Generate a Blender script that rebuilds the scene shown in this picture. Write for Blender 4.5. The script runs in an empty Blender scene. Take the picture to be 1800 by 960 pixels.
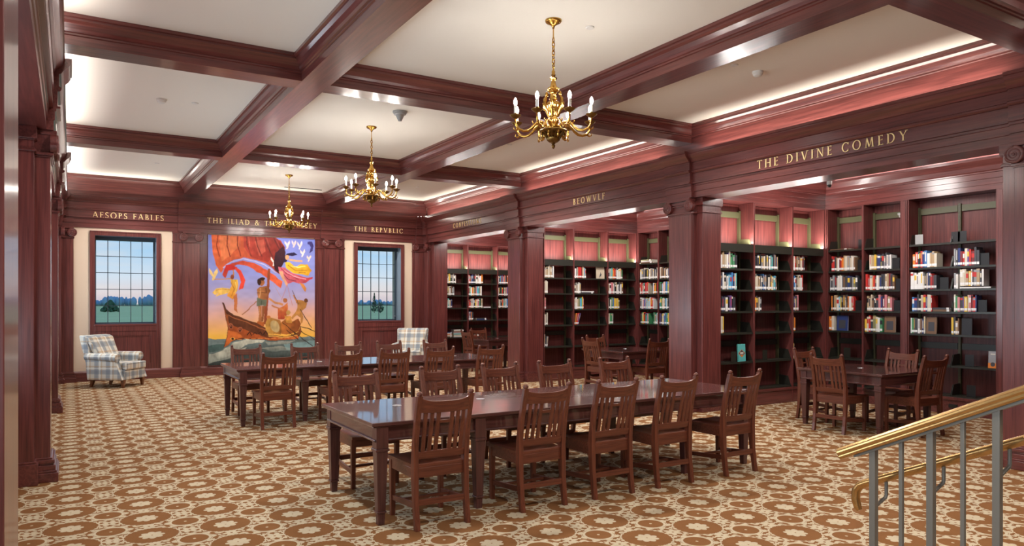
import bpy, bmesh, math, random
import numpy as np
from mathutils import Matrix, Vector
R = math.radians
PI = math.pi
rnd = random.Random(7)
S = bpy.context.scene
COL = S.collection

# ------------------------------------------------------------------ camera, sky, sun, exposure
FPX, HORV, TH = 1272.5, 533.3, 31.41518
cam_d = bpy.data.cameras.new('camera')
cam = bpy.data.objects.new('camera', cam_d); COL.objects.link(cam)
cam.location = (0, 0, 1.6097); cam.rotation_euler = (R(90), 0, R(-TH))
cam_d.sensor_fit = 'HORIZONTAL'; cam_d.sensor_width = 36.0
cam_d.lens = 36.0 * FPX / 1800.0
cam_d.shift_x = 0.0; cam_d.shift_y = (HORV - 480.0) / 1800.0
cam_d.clip_start = 0.05; cam_d.clip_end = 2000
S.camera = cam
S.view_settings.view_transform = 'Standard'; S.view_settings.look = 'None'
S.view_settings.gamma = 1.0; S.view_settings.use_curve_mapping = False
S.view_settings.exposure = 0.0
S.cycles.use_denoising = True
S.cycles.max_bounces = 8
S.cycles.diffuse_bounces = 4
S.cycles.sample_clamp_indirect = 6.0
S.cycles.caustics_reflective = False; S.cycles.caustics_refractive = False

W = bpy.data.worlds.new('sky'); S.world = W; W.use_nodes = True
nt = W.node_tree; nt.nodes.clear()
wo = nt.nodes.new('ShaderNodeOutputWorld'); bg = nt.nodes.new('ShaderNodeBackground')
tc = nt.nodes.new('ShaderNodeTexCoord'); sp = nt.nodes.new('ShaderNodeSeparateXYZ')
rp = nt.nodes.new('ShaderNodeValToRGB')
cr = rp.color_ramp
cr.elements[0].position = 0.0; cr.elements[0].color = (.60, .53, .60, 1)
cr.elements[1].position = 1.0; cr.elements[1].color = (.10, .27, .70, 1)
for p, c in ((.012, (.74, .64, .66, 1)), (.032, (.66, .74, .84, 1)), (.07, (.38, .62, .86, 1)), (.14, (.30, .56, .85, 1)), (.4, (.2, .42, .8, 1))):
    e = cr.elements.new(p); e.color = c
wm = nt.nodes.new('ShaderNodeMapping'); wm.inputs['Scale'].default_value = (3, 3, 26)
wn = nt.nodes.new('ShaderNodeTexNoise'); wn.inputs['Scale'].default_value = 2.2; wn.inputs['Detail'].default_value = 3
wr = nt.nodes.new('ShaderNodeValToRGB'); wr.color_ramp.elements[0].position = .52; wr.color_ramp.elements[1].position = .75
wr.color_ramp.elements[0].color = (0, 0, 0, 1); wr.color_ramp.elements[1].color = (.6, .6, .6, 1)
wx = nt.nodes.new('ShaderNodeMixRGB'); wx.inputs['Color2'].default_value = (.82, .76, .74, 1)
L = nt.links.new
L(tc.outputs['Generated'], sp.inputs[0]); L(sp.outputs['Z'], rp.inputs['Fac'])
L(tc.outputs['Generated'], wm.inputs[0]); L(wm.outputs[0], wn.inputs['Vector']); L(wn.outputs['Fac'], wr.inputs[0])
L(wr.outputs[0], wx.inputs['Fac']); L(rp.outputs[0], wx.inputs['Color1']); L(wx.outputs[0], bg.inputs['Color'])
bg.inputs['Strength'].default_value = 1.15
L(bg.outputs[0], wo.inputs[0])

WARM = (1.0, .97, .93); LED = (1.0, .97, .93)
K = 1.0                                          # common factor of the room's lamps
def area(name, loc, sx, sy, power, rot=(0, 0, 0), col=LED, spread=180):
    d = bpy.data.lights.new(name, 'AREA'); d.shape = 'RECTANGLE'; d.size = sx; d.size_y = sy
    d.energy = power * K; d.color = col; d.spread = R(spread)
    o = bpy.data.objects.new(name, d); COL.objects.link(o); o.location = loc; o.rotation_euler = rot
    return o
def point(name, loc, power, rad=.1, col=WARM):
    d = bpy.data.lights.new(name, 'POINT'); d.energy = power * K; d.shadow_soft_size = rad; d.color = col
    o = bpy.data.objects.new(name, d); COL.objects.link(o); o.location = loc
    return o
def spot(name, loc, power, size=120, blend=.6, rad=.06, col=LED, rot=(0, 0, 0)):
    d = bpy.data.lights.new(name, 'SPOT'); d.energy = power * K; d.spot_size = R(size); d.spot_blend = blend
    d.shadow_soft_size = rad; d.color = col
    o = bpy.data.objects.new(name, d); COL.objects.link(o); o.location = loc; o.rotation_euler = rot
    return o

# room numbers (metres)
XR, XL, YE = 7.858, -.15, 17.28
ZC, ZB, ZE = 4.27, 4.009, 3.175
BEAM_Y = (3.235, 8.006, 12.80)
XB = 10.92                                       # shelf fronts of the outer alcove wall
UP = (PI, 0, 0)
# strip lamps lying on the crown ledges (right, left, end walls), between the columns
for y0, y1 in ((-1.0, 2.9), (3.6, 7.6), (8.4, 12.4), (13.2, 17.1)):
    area('ledge_lamp', (XR - .055, (y0 + y1) / 2, 3.852), .06, y1 - y0, 22, (PI, R(46), 0), (1.0, .93, .82))
    area('ledge_lamp', (XL + .055, (y0 + y1) / 2, 3.852), .06, y1 - y0, 40, (PI, R(-30), 0))
for x0, x1 in ((.0, 1.95), (2.6, 5.1), (5.75, 7.7)):
    area('ledge_lamp', ((x0 + x1) / 2, YE - .055, 3.852), x1 - x0, .06, 12, (PI + R(36), 0, 0), (1.0, .93, .82))
# added lamps outside the left windows, tilted up to brighten the ceiling like daylight
for y0, y1 in ((-.9, 2.3), (4.2, 7.1), (8.9, 11.9), (13.7, 16.8)):
    area('window_side_fill', (-1.12, (y0 + y1) / 2, 1.75), 1.7, y1 - y0, 135, (0, R(-90 - 28), 0), (.80, .90, 1.0))
# strip lamps behind the lip of the top shelves in each alcove
for yb in (7.70, 12.46, 17.25):
    for x0, x1 in ((8.40, 9.12), (9.18, 10.05), (10.11, 10.89)):
        area('shelf_lamp', ((x0 + x1) / 2, yb + .04, 2.536), x1 - x0, .03, 19, (PI, 0, 0), LED, 180)
area('shelf_lamp', (XB + .06, 12.14, 2.50), .03, .55, 4, (PI, 0, 0))
# alcove cornice strips and downlights, then added fill lamps
for y0, y1 in ((4.0, 7.5), (8.7, 12.2), (13.4, 16.9)):
    area('alcove_cornice_lamp', (XB - .06, (y0 + y1) / 2, 3.66), .05, y1 - y0, 6, (PI, R(15), 0))
    area('alcove_cornice_lamp', ((8.4 + 10.8) / 2, y1 + .14, 3.66), 2.3, .05, 7, (PI + R(15), 0, 0))
for y in (5.2, 6.6, 10.0, 11.4, 14.8, 16.2):
    spot('alcove_downlight', (9.5, y, 3.80), 110, 150, .7, .08)
    point('alcove_fill', (9.3, y, 3.585), 58, .22, LED)  # unseen point added to brighten the alcove headers and ceiling
for x in (1.1, 3.88, 6.6):
    for y in (.6, 5.6, 10.4, 15.1):
        spot('ceiling_fill_spot', (x + (.5 if x == 3.88 else 0), y + .9, 4.25), 350, 150, .8, .10, WARM)  # added fill spots for general brightness, without any fitting
for x, y in ((2.0, -.4), (5.6, -.4), (3.9, -2.3), (.9, -2.3), (6.6, -2.3)): spot('rear_fill_spot', (x, y, 4.24), 170, 160, .7, .10, WARM)  # unseen fill spots added at the camera end to lift the foreground

# ------------------------------------------------------------------ materials
def new_mat(name):
    m = bpy.data.materials.new(name); m.use_nodes = True
    return m, m.node_tree, m.node_tree.nodes['Principled BSDF']
def plain(name, col, rough=.5, metal=0, coat=0, spec=.5, emit=None, es=0):
    m, t, b = new_mat(name)
    b.inputs['Base Color'].default_value = (*col, 1); b.inputs['Roughness'].default_value = rough
    b.inputs['Metallic'].default_value = metal; b.inputs['Coat Weight'].default_value = coat
    b.inputs['Coat Roughness'].default_value = .15; b.inputs['Specular IOR Level'].default_value = spec
    if emit: b.inputs['Emission Color'].default_value = (*emit, 1); b.inputs['Emission Strength'].default_value = es
    return m
def wood(name, dark, light, axis, rough=.38, coat=.8, cr_=.17, scale=1.0, world=False):
    m, t, b = new_mat(name); n = t.nodes; l = t.links.new
    if world: src = n.new('ShaderNodeNewGeometry').outputs['Position']
    else: src = n.new('ShaderNodeTexCoord').outputs['Object']
    mp = n.new('ShaderNodeMapping'); sc = [38 * scale] * 3; sc[axis] = 1.6 * scale
    mp.inputs['Scale'].default_value = sc
    a = n.new('ShaderNodeTexNoise'); a.inputs['Scale'].default_value = 1.0; a.inputs['Detail'].default_value = 3; a.inputs['Distortion'].default_value = .6
    mp2 = n.new('ShaderNodeMapping'); sc2 = [3.4] * 3; sc2[axis] = .35; mp2.inputs['Scale'].default_value = sc2
    a2 = n.new('ShaderNodeTexNoise'); a2.inputs['Scale'].default_value = 1.0; a2.inputs['Detail'].default_value = 1
    r = n.new('ShaderNodeValToRGB'); r.color_ramp.elements[0].position = .3; r.color_ramp.elements[1].position = .72
    r.color_ramp.elements[0].color = (*dark, 1); r.color_ramp.elements[1].color = (*light, 1)
    ad = n.new('ShaderNodeMath'); ad.operation = 'MULTIPLY_ADD'; ad.inputs[1].default_value = .35
    l(src, mp.inputs[0]); l(mp.outputs[0], a.inputs['Vector']); l(src, mp2.inputs[0]); l(mp2.outputs[0], a2.inputs['Vector'])
    sb = n.new('ShaderNodeMath'); sb.operation = 'SUBTRACT'; sb.inputs[1].default_value = .5
    l(a2.outputs['Fac'], sb.inputs[0]); l(sb.outputs[0], ad.inputs[0]); l(a.outputs['Fac'], ad.inputs[2])
    l(ad.outputs[0], r.inputs['Fac']); l(r.outputs[0], b.inputs['Base Color'])
    b.inputs['Roughness'].default_value = rough; b.inputs['Coat Weight'].default_value = coat
    b.inputs['Coat Roughness'].default_value = cr_; b.inputs['Specular IOR Level'].default_value = .35
    return m
MD, ML = (.080, .018, .016), (.172, .043, .037)
WX = wood('mahogany_panelling_x', MD, ML, 0, cr_=.15, world=True)
WY = wood('mahogany_panelling_y', MD, ML, 1, world=True)
WZ = wood('mahogany_panelling_z', MD, ML, 2, coat=.9, cr_=.19, world=True)
CD, CL = (.085, .021, .010), (.165, .045, .022)
CZ = wood('chair_wood_z', CD, CL, 2, .36, .2, .15, 1.6)
CX = wood('chair_wood_x', CD, CL, 0, .36, .2, .15, 1.6)
CY = wood('chair_wood_y', CD, CL, 1, .36, .2, .15, 1.6)
TD, TL = (.060, .019, .016), (.110, .036, .030)
TX = wood('table_wood_x', TD, TL, 0, .30, 1.0, .06, 1.2)
TZ = wood('table_wood_z', TD, TL, 2, .32, .4, .16, 1.4)
BX = wood('bookcase_wood_z', MD, ML, 2, .45, .15, .25)
CEIL = plain('ceiling_plaster', (.82, .79, .715), .9)
CREAM = plain('cream_plaster', (.76, .59, .44), .85)
STEEL = plain('shelf_steel_dark', (.020, .020, .014), .42, .0, .2)
OLIVE = plain('shelf_steel_olive', (.085, .080, .035), .45)
BLACK = plain('black_metal', (.012, .012, .013), .4)
GOLD = plain('gilt_letters', (.98, .76, .36), .4, .2)
BRASS = plain('polished_brass', (.62, .36, .085), .20, 1.0)
BRASSD = plain('antique_brass', (.22, .13, .04), .32, 1.0)
WHITE = plain('white_plastic', (.72, .71, .67), .5)
GREYP = plain('grey_plastic', (.34, .34, .33), .5)
IVORY = plain('candle_sleeve', (.85, .82, .74), .45)
BULB = plain('lit_bulb', (1, 1, 1), .3, emit=(1.0, .93, .86), es=250)
POSTM = plain('grey_painted_steel', (.165, .152, .125), .42, .2)
FRAMEB = plain('window_frame_blue_black', (.035, .055, .075), .45)
SILVER = plain('brushed_nickel', (.55, .55, .56), .28, 1.0)
RAILM = wood('brass_rail', (.50, .29, .10), (.59, .36, .14), 1, .27, .2, .12, 1.0)
RAILM.node_tree.nodes['Principled BSDF'].inputs['Metallic'].default_value = .92
LEGM = wood('armchair_leg', (.12, .035, .012), (.19, .06, .02), 2)

gl, t, b = new_mat('window_glass')
n = t.nodes; l = t.links.new
tr = n.new('ShaderNodeBsdfTransparent'); gs = n.new('ShaderNodeBsdfGlossy'); gs.inputs['Roughness'].default_value = .02
fr = n.new('ShaderNodeFresnel'); fr.inputs['IOR'].default_value = 1.45; mx = n.new('ShaderNodeMixShader')
tr.inputs['Color'].default_value = (.96, .98, .98, 1)
l(fr.outputs[0], mx.inputs[0]); l(tr.outputs[0], mx.inputs[1]); l(gs.outputs[0], mx.inputs[2]); l(mx.outputs[0], n['Material Output'].inputs[0])
GLASS = gl

# expression helper for node maths
class Ex:
    def __init__(s, t, o): s.t = t; s.o = o
    def _m(s, op, *a):
        nd = s.t.nodes.new('ShaderNodeMath'); nd.operation = op
        for i, v in enumerate((s,) + a):
            if isinstance(v, Ex): s.t.links.new(v.o, nd.inputs[i])
            else: nd.inputs[i].default_value = v
        return Ex(s.t, nd.outputs[0])
    def __add__(s, o): return s._m('ADD', o)
    def __sub__(s, o): return s._m('SUBTRACT', o)
    def __mul__(s, o): return s._m('MULTIPLY', o)
    def rnd(s): return s._m('ROUND')
    def lt(s, o): return s._m('LESS_THAN', o)
    def gt(s, o): return s._m('GREATER_THAN', o)
    def cos(s): return s._m('COSINE')
    def abs(s): return s._m('ABSOLUTE')
    def atan2(s, o): return s._m('ARCTAN2', o)
    def mx(s, o): return s._m('MAXIMUM', o)
    def mn(s, o): return s._m('MINIMUM', o)
    def mod(s): return s._m('FRACT')
def hyp(a, b): return (a * a + b * b)._m('SQRT')

CARPET, t, b = new_mat('patterned_carpet')
geo = t.nodes.new('ShaderNodeNewGeometry'); sx_ = t.nodes.new('ShaderNodeSeparateXYZ'); t.links.new(geo.outputs['Position'], sx_.inputs[0])
X = Ex(t, sx_.outputs['X']); Y = Ex(t, sx_.outputs['Y'])
AX, AY = .482, .459
u = (X - 3.861) * (1 / AX); v = (Y - 4.215) * (1 / AY)
fu = (u - u.rnd()) * AX; fv = (v - v.rnd()) * AY
u2 = u - .5; v2 = v - .5
gu = (u2 - u2.rnd()) * AX; gv = (v2 - v2.rnd()) * AY
d1 = hyp(fu, fv); a1 = fv.atan2(fu)
d2 = hyp(gu, gv); a2 = gv.atan2(gu)
d3 = hyp(gu, fv); a3 = fv.atan2(gu)
d4 = hyp(fu, gv); a4 = gv.atan2(fu)
petal = d1.lt((a1 * 4).cos().abs() * .022 + .061) * d1.gt(.006)
dot = d2.lt(.010)
ring2 = (d2 - .101).abs().lt(.0095)
bead2 = (d2 - .124).abs().lt((a2 * 8).cos() * .014 + .006)
scal1 = (d1 - .180).abs().lt((a1 * 24).cos() * .008 + .005)
out1 = (d1 - .202).abs().lt((a1 * 16 + .3).cos() * .010 + .004)
fl3 = d3.lt((a3 * 3).cos().abs() * .034 + .034) * d3.gt(.009)
fl4 = d4.lt((a4 * 3).cos().abs() * .032 + .031) * d4.gt(.009)
rg3 = (d3 - .086).abs().lt((a3 * 10).cos() * .011 + .004)
rg4 = (d4 - .078).abs().lt((a4 * 10).cos() * .011 + .004)
lace = scal1.mx(out1).mx((d1 - .177).abs().lt(.0035)).mx((d2 - .117).abs().lt(.003)).mx(fl3).mx(fl4).mx(rg3).mx(rg4).mx(bead2) * d1.gt(.168) * d2.gt(.09)
pat = petal.mx(dot).mx(ring2).mx(lace)
nz = t.nodes.new('ShaderNodeTexNoise'); nz.inputs['Scale'].default_value = 210; nz.inputs['Detail'].default_value = 2
t.links.new(geo.outputs['Position'], nz.inputs['Vector'])
nz2 = t.nodes.new('ShaderNodeTexNoise'); nz2.inputs['Scale'].default_value = 9; t.links.new(geo.outputs['Position'], nz2.inputs['Vector'])
mxc = t.nodes.new('ShaderNodeMixRGB'); mxc.inputs['Color1'].default_value = (.215, .092, .032, 1); mxc.inputs['Color2'].default_value = (.52, .42, .285, 1)
t.links.new(pat.o, mxc.inputs['Fac'])
mul = t.nodes.new('ShaderNodeMixRGB'); mul.blend_type = 'MULTIPLY'; mul.inputs['Fac'].default_value = 1
sh = (Ex(t, nz.outputs['Fac']) * .55 + .62) * (Ex(t, nz2.outputs['Fac']) * .25 + .88)
cb = t.nodes.new('ShaderNodeCombineXYZ')
for i in range(3): t.links.new(sh.o, cb.inputs[i])
t.links.new(mxc.outputs[0], mul.inputs['Color1']); t.links.new(cb.outputs[0], mul.inputs['Color2']); t.links.new(mul.outputs[0], b.inputs['Base Color'])
b.inputs['Roughness'].default_value = .95; b.inputs['Specular IOR Level'].default_value = .1

PLAID, t, b = new_mat('plaid_upholstery')
uvn = t.nodes.new('ShaderNodeUVMap'); su = t.nodes.new('ShaderNodeSeparateXYZ'); t.links.new(uvn.outputs[0], su.inputs[0])
def plaid_axis(c):
    f = (c * (1 / .235)).mod()
    blue = (f - .30).abs().lt(.19); thin = (f - .30).abs().lt(.012).mx((f - .22).abs().lt(.012)).mx((f - .38).abs().lt(.012))
    tan = (f - .75).abs().lt(.055); white = (f - .58).abs().lt(.03)
    return blue, thin, tan, white
bx_, tx_, nx_, wx_ = plaid_axis(Ex(t, su.outputs['X'])); by_, ty_, ny_, wy_ = plaid_axis(Ex(t, su.outputs['Y']))
def lay(prev, fac, col, amt):
    m_ = t.nodes.new('ShaderNodeMixRGB'); m_.inputs['Color2'].default_value = (*col, 1)
    t.links.new((fac * amt).o, m_.inputs['Fac'])
    if isinstance(prev, tuple): m_.inputs['Color1'].default_value = (*prev, 1)
    else: t.links.new(prev, m_.inputs['Color1'])
    return m_.outputs[0]
c = lay((.58, .54, .46), bx_, (.20, .235, .275), .62); c = lay(c, by_, (.20, .235, .275), .62)
c = lay(c, nx_, (.42, .24, .09), .45); c = lay(c, ny_, (.42, .24, .09), .45)
c = lay(c, wx_, (.75, .74, .68), .6); c = lay(c, wy_, (.75, .74, .68), .6)
c = lay(c, tx_, (.07, .08, .10), .38); c = lay(c, ty_, (.07, .08, .10), .38)
t.links.new(c, b.inputs['Base Color']); b.inputs['Roughness'].default_value = .9; b.inputs['Specular IOR Level'].default_value = .15

FIELD, t, b = new_mat('field_grass')
nz = t.nodes.new('ShaderNodeTexNoise'); nz.inputs['Scale'].default_value = .07; nz.inputs['Detail'].default_value = 6
rr = t.nodes.new('ShaderNodeValToRGB'); rr.color_ramp.elements[0].color = (.58, .62, .20, 1); rr.color_ramp.elements[1].color = (.80, .80, .34, 1)
gp = t.nodes.new('ShaderNodeNewGeometry'); t.links.new(gp.outputs['Position'], nz.inputs['Vector'])
t.links.new(nz.outputs['Fac'], rr.inputs[0]); t.links.new(rr.outputs[0], b.inputs['Base Color']); b.inputs['Roughness'].default_value = 1
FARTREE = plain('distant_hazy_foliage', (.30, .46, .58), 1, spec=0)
NEARTREE = plain('conifer_foliage', (.06, .14, .075), .9, spec=.1)
BARK = plain('bark', (.09, .06, .04), .9)

# ------------------------------------------------------------------ mesh helpers
class MB:
    def __init__(s): s.v = []; s.f = []; s.m = []; s.uv = None; s.smooth = False
    def add(s, vs, fs, mi=0):
        o = len(s.v); s.v += [tuple(p) for p in vs]
        for f in fs: s.f.append(tuple(i + o for i in f)); s.m.append(mi)
        return s
    def box(s, x0, x1, y0, y1, z0, z1, mi=0):
        return s.add([(x0, y0, z0), (x1, y0, z0), (x1, y1, z0), (x0, y1, z0), (x0, y0, z1), (x1, y0, z1), (x1, y1, z1), (x0, y1, z1)],
                     [(0, 3, 2, 1), (4, 5, 6, 7), (0, 1, 5, 4), (1, 2, 6, 5), (2, 3, 7, 6), (3, 0, 4, 7)], mi)
    def hexa(s, lo, hi, mi=0):                    # lo, hi: 4 points each, counter-clockwise from above
        return s.add(list(lo) + list(hi), [(0, 3, 2, 1), (4, 5, 6, 7), (0, 1, 5, 4), (1, 2, 6, 5), (2, 3, 7, 6), (3, 0, 4, 7)], mi)
    def prism(s, poly, a, b_, fn, mi=0):          # polygon extruded; fn(p, t) -> xyz
        n = len(poly); vs = [fn(p, a) for p in poly] + [fn(p, b_) for p in poly]
        fs = [tuple(range(n))[::-1], tuple(range(n, 2 * n))] + [(i, (i + 1) % n, n + (i + 1) % n, n + i) for i in range(n)]
        return s.add(vs, fs, mi)
    def px(s, poly, x0, x1, mi=0):                # poly in (y,z) extruded in x
        return s.prism(poly, x0, x1, lambda p, t_: (t_, p[0], p[1]), mi)
    def py(s, poly, y0, y1, mi=0):                # poly in (x,z) extruded in y
        return s.prism(poly, y0, y1, lambda p, t_: (p[0], t_, p[1]), mi)
    def pz(s, poly, z0, z1, mi=0):
        return s.prism(poly, z0, z1, lambda p, t_: (p[0], p[1], t_), mi)
    def lathe(s, prof, cx=0, cy=0, cz=0, n=16, mi=0, M=None):
        vs = []
        for r, z in prof:
            for k in range(n):
                a = 2 * PI * k / n; p = Vector((r * math.cos(a), r * math.sin(a), z))
                if M is not None: p = M @ p
                vs.append((p.x + cx, p.y + cy, p.z + cz))
        m = len(prof); fs = []
        for i in range(m - 1):
            for k in range(n):
                fs.append((i * n + k, i * n + (k + 1) % n, (i + 1) * n + (k + 1) % n, (i + 1) * n + k))
        fs.append(tuple(range(n))[::-1]); fs.append(tuple((m - 1) * n + k for k in range(n)))
        return s.add(vs, fs, mi)
    def tube(s, pts, rad, n=8, mi=0, closed=False):
        pts = [Vector(p) for p in pts]; m = len(pts); rads = rad if isinstance(rad, (list, tuple)) else [rad] * m
        vs = []; up = None
        for i, p in enumerate(pts):
            d = (pts[min(i + 1, m - 1)] - pts[max(i - 1, 0)]).normalized()
            if up is None: up = Vector((0, 0, 1)) if abs(d.z) < .9 else Vector((1, 0, 0))
            sd = d.cross(up)
            if sd.length < 1e-5: sd = d.cross(Vector((0, 1, 0)))
            sd.normalize(); u_ = sd.cross(d).normalized(); up = u_
            for k in range(n):
                a = 2 * PI * k / n; q = p + (sd * math.cos(a) + u_ * math.sin(a)) * rads[i]; vs.append(tuple(q))
        fs = [(i * n + k, i * n + (k + 1) % n, (i + 1) * n + (k + 1) % n, (i + 1) * n + k) for i in range(m - 1) for k in range(n)]
        fs.append(tuple(range(n))[::-1]); fs.append(tuple((m - 1) * n + k for k in range(n)))
        return s.add(vs, fs, mi)
    def tri_grid(s, rows, mi=0):                  # rows of equal-length point lists
        m = len(rows[0]); vs = [p for r_ in rows for p in r_]
        fs = [(i * m + k, i * m + k + 1, (i + 1) * m + k + 1, (i + 1) * m + k) for i in range(len(rows) - 1) for k in range(m - 1)]
        return s.add(vs, fs, mi)
    def build(s, name, mats, parent=None, bevel=0, smooth=None, fix=True):
        me = bpy.data.meshes.new(name); me.from_pydata(s.v, [], s.f)
        if not isinstance(mats, (list, tuple)): mats = [mats]
        for m_ in mats: me.materials.append(m_)
        me.polygons.foreach_set('material_index', s.m)
        if fix:
            bm = bmesh.new(); bm.from_mesh(me); bmesh.ops.recalc_face_normals(bm, faces=bm.faces); bm.to_mesh(me); bm.free()
        if smooth is not None:
            me.polygons.foreach_set('use_smooth', [True] * len(me.polygons)); me.set_sharp_from_angle(angle=R(smooth))
        o = bpy.data.objects.new(name, me); COL.objects.link(o)
        if parent is not None: o.parent = parent
        if bevel:
            bv = o.modifiers.new('bevel', 'BEVEL'); bv.width = bevel; bv.segments = 2; bv.limit_method = 'ANGLE'; bv.angle_limit = R(40)
            bv.harden_normals = False
        return o
def empty(name, loc=(0, 0, 0), rz=0, parent=None):
    o = bpy.data.objects.new(name, None); COL.objects.link(o); o.location = loc; o.rotation_euler = (0, 0, rz); o.empty_display_size = .1
    if parent is not None: o.parent = parent
    return o
def tag(o, label, cat, group=None):
    o['label'] = label; o['category'] = cat
    if group: o['group'] = group
    return o
def struct(o, label=None):
    o['kind'] = 'structure'
    if label: o['label'] = label
    return o
def stuff(o, label, cat): o['kind'] = 'stuff'; o['label'] = label; o['category'] = cat; return o
def copy_tree(o, parent=None):
    c_ = o.copy(); COL.objects.link(c_)
    if parent is not None: c_.parent = parent
    for ch in list(o.children): copy_tree(ch, c_)
    return c_
FR_RIGHT = ((XR, 0, 0), -PI / 2)                  # local x = -y, local y = depth into the wall
FR_LEFT = ((XL, 0, 0), PI / 2)
FR_END = ((0, YE, 0), 0)
def put(o, fr, along=0.0):
    (ox, oy, oz), rz = fr
    o.location = (ox + along * math.cos(rz), oy + along * math.sin(rz), oz); o.rotation_euler = (0, 0, rz)
    return o

# ------------------------------------------------------------------ floor, ceiling, outer walls
struct(MB().box(-1.2, 11.6, -3.2, 17.9, -.12, 0).build('floor', CARPET))
struct(MB().box(-1.2, 11.6, -3.2, 17.9, ZC, ZC + .15).build('ceiling', CEIL))
w = MB()                                           # end wall with two window holes
YW = YE + .05
WIN = ((.356, 1.673), (6.000, 7.317))
WZ0, WZ1 = 1.165, 3.03
w.box(-1.2, .43, YW, 17.9, 0, ZC).box(1.60, 6.075, YW, 17.9, 0, ZC).box(7.243, 8.0, YW, 17.9, 0, ZC).box(8.0, 11.6, 17.62, 17.9, 0, ZC)
for a_, b_ in WIN: w.box(a_ + .074, b_ - .074, YW, 17.9, 0, WZ0); w.box(a_ + .074, b_ - .074, YW, 17.9, WZ1, ZC)
struct(w.build('wall_end', CREAM))
struct(MB().box(XB + .34, XB + .6, -3.2, 17.9, 0, ZC).build('wall_right', WY))
struct(MB().box(-1.2, 11.6, -3.4, -3.2, 0, ZC).build('wall_back', WX))
w = MB()                                           # left wall: one wide window hole in every bay
w.box(-1.15, -.72, -3.2, 17.9, 0, .85).box(-1.15, -.72, -3.2, 17.9, 2.95, ZC)
for y0, y1 in ((-3.2, -.9), (2.3, 4.2), (7.1, 8.9), (11.9, 13.7), (16.8, 17.9)): w.box(-1.15, -.72, y0, y1, .85, 2.95)
struct(w.build('wall_left', WY))
k = 3
for y0, y1 in ((-.9, 2.3), (4.2, 7.1), (8.9, 11.9), (13.7, 16.8)):
    wn_ = MB(); nb = 8
    for i in range(nb + 1):
        yy = y0 + (y1 - y0) * i / nb; wn_.box(-1.0, -.97, yy - .012, yy + .012, .85, 2.95)
    for i in range(7):
        zz = .85 + 2.1 * i / 6; wn_.box(-1.0, -.97, y0, y1, zz - .012, zz + .012)
    fo = struct(wn_.build('window_%d' % k, FRAMEB)); k += 1
    g = MB().box(-.988, -.982, y0, y1, .85, 2.95).build('pane', GLASS, fo)

# ------------------------------------------------------------------ entablature: one profile swept along each wall
def entab(off=0.0, back=.42):
    P = [(back, 3.175), (.030, 3.175), (.030, 3.262), (.020, 3.266), (.020, 3.345), (.010, 3.349), (.010, 3.372), (-.022, 3.376), (-.022, 3.392),
         (0, 3.396), (0, 3.528), (-.018, 3.532), (-.030, 3.548), (-.030, 3.566), (-.012, 3.578), (-.012, 3.690), (-.028, 3.694), (-.045, 3.722), (-.085, 3.762), (-.100, 3.790),
         (-.100, 3.806), (-.112, 3.810), (-.112, 3.842), (-.070, 3.842), (-.060, 3.800), (.095, 3.800), (.095, 4.092), (.078, 4.098), (.078, 4.114), (.062, 4.120),
         (.055, 4.150), (.030, 4.190), (.005, 4.212), (.005, 4.232), (-.012, 4.238), (-.012, 4.269), (back, 4.269)]
    return [(d + (off if z < 3.85 and d < .05 and d > -.2 else 0), z) for d, z in P]
def brk(off=-.055):                                # break-forward over a column: only the front part
    P = entab(off)
    Q = [p for p in P if p[1] < 3.85]
    Q = [(.03, 3.176)] + Q[1:-2] + [(.03, 3.80)]
    return Q
PIL = .235                                         # half width of a pilaster
def entablature(name, fr, x0, x1, breaks, mat, back=.42):
    m_ = MB().px(entab(back=back), x0, x1)
    for c_ in breaks: m_.px(brk(), c_ - PIL - .03, c_ + PIL + .03)
    return struct(put(m_.build(name, mat), fr))
entablature('trim_1', FR_RIGHT, -YE, 3.2, [-y for y in BEAM_Y] + [-17.3], WY)
entablature('trim_2', FR_LEFT, -3.2, YE, list(BEAM_Y) + [17.3], WY)
entablature('trim_3', FR_END, XL - .1, XR + .1, [-.2, 2.277, 5.418, 7.90], WX, back=.045)

# ------------------------------------------------------------------ ceiling beams
def beam_prof(h):                                  # half width h of the soffit
    half = [(h, ZB), (h, 4.092), (h + .014, 4.098), (h + .014, 4.114), (h + .030, 4.120), (h + .038, 4.150), (h + .062, 4.190), (h + .088, 4.212), (h + .088, 4.232),
            (h + .108, 4.238), (h + .108, 4.269)]
    return [(-x_, z) for x_, z in reversed(half)] + half
for xc in (2.293, 5.455):
    struct(MB().py([(xc + p, z) for p, z in beam_prof(.156)], -3.2, YE + .09).build('beam', WY))
for yc in (-1.55,) + BEAM_Y:
    struct(MB().px([(yc + p, z + (.0012 if z < 4.05 else 0)) for p, z in beam_prof(.152)], XL - .09, XR + .09).build('beam', WX))

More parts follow.
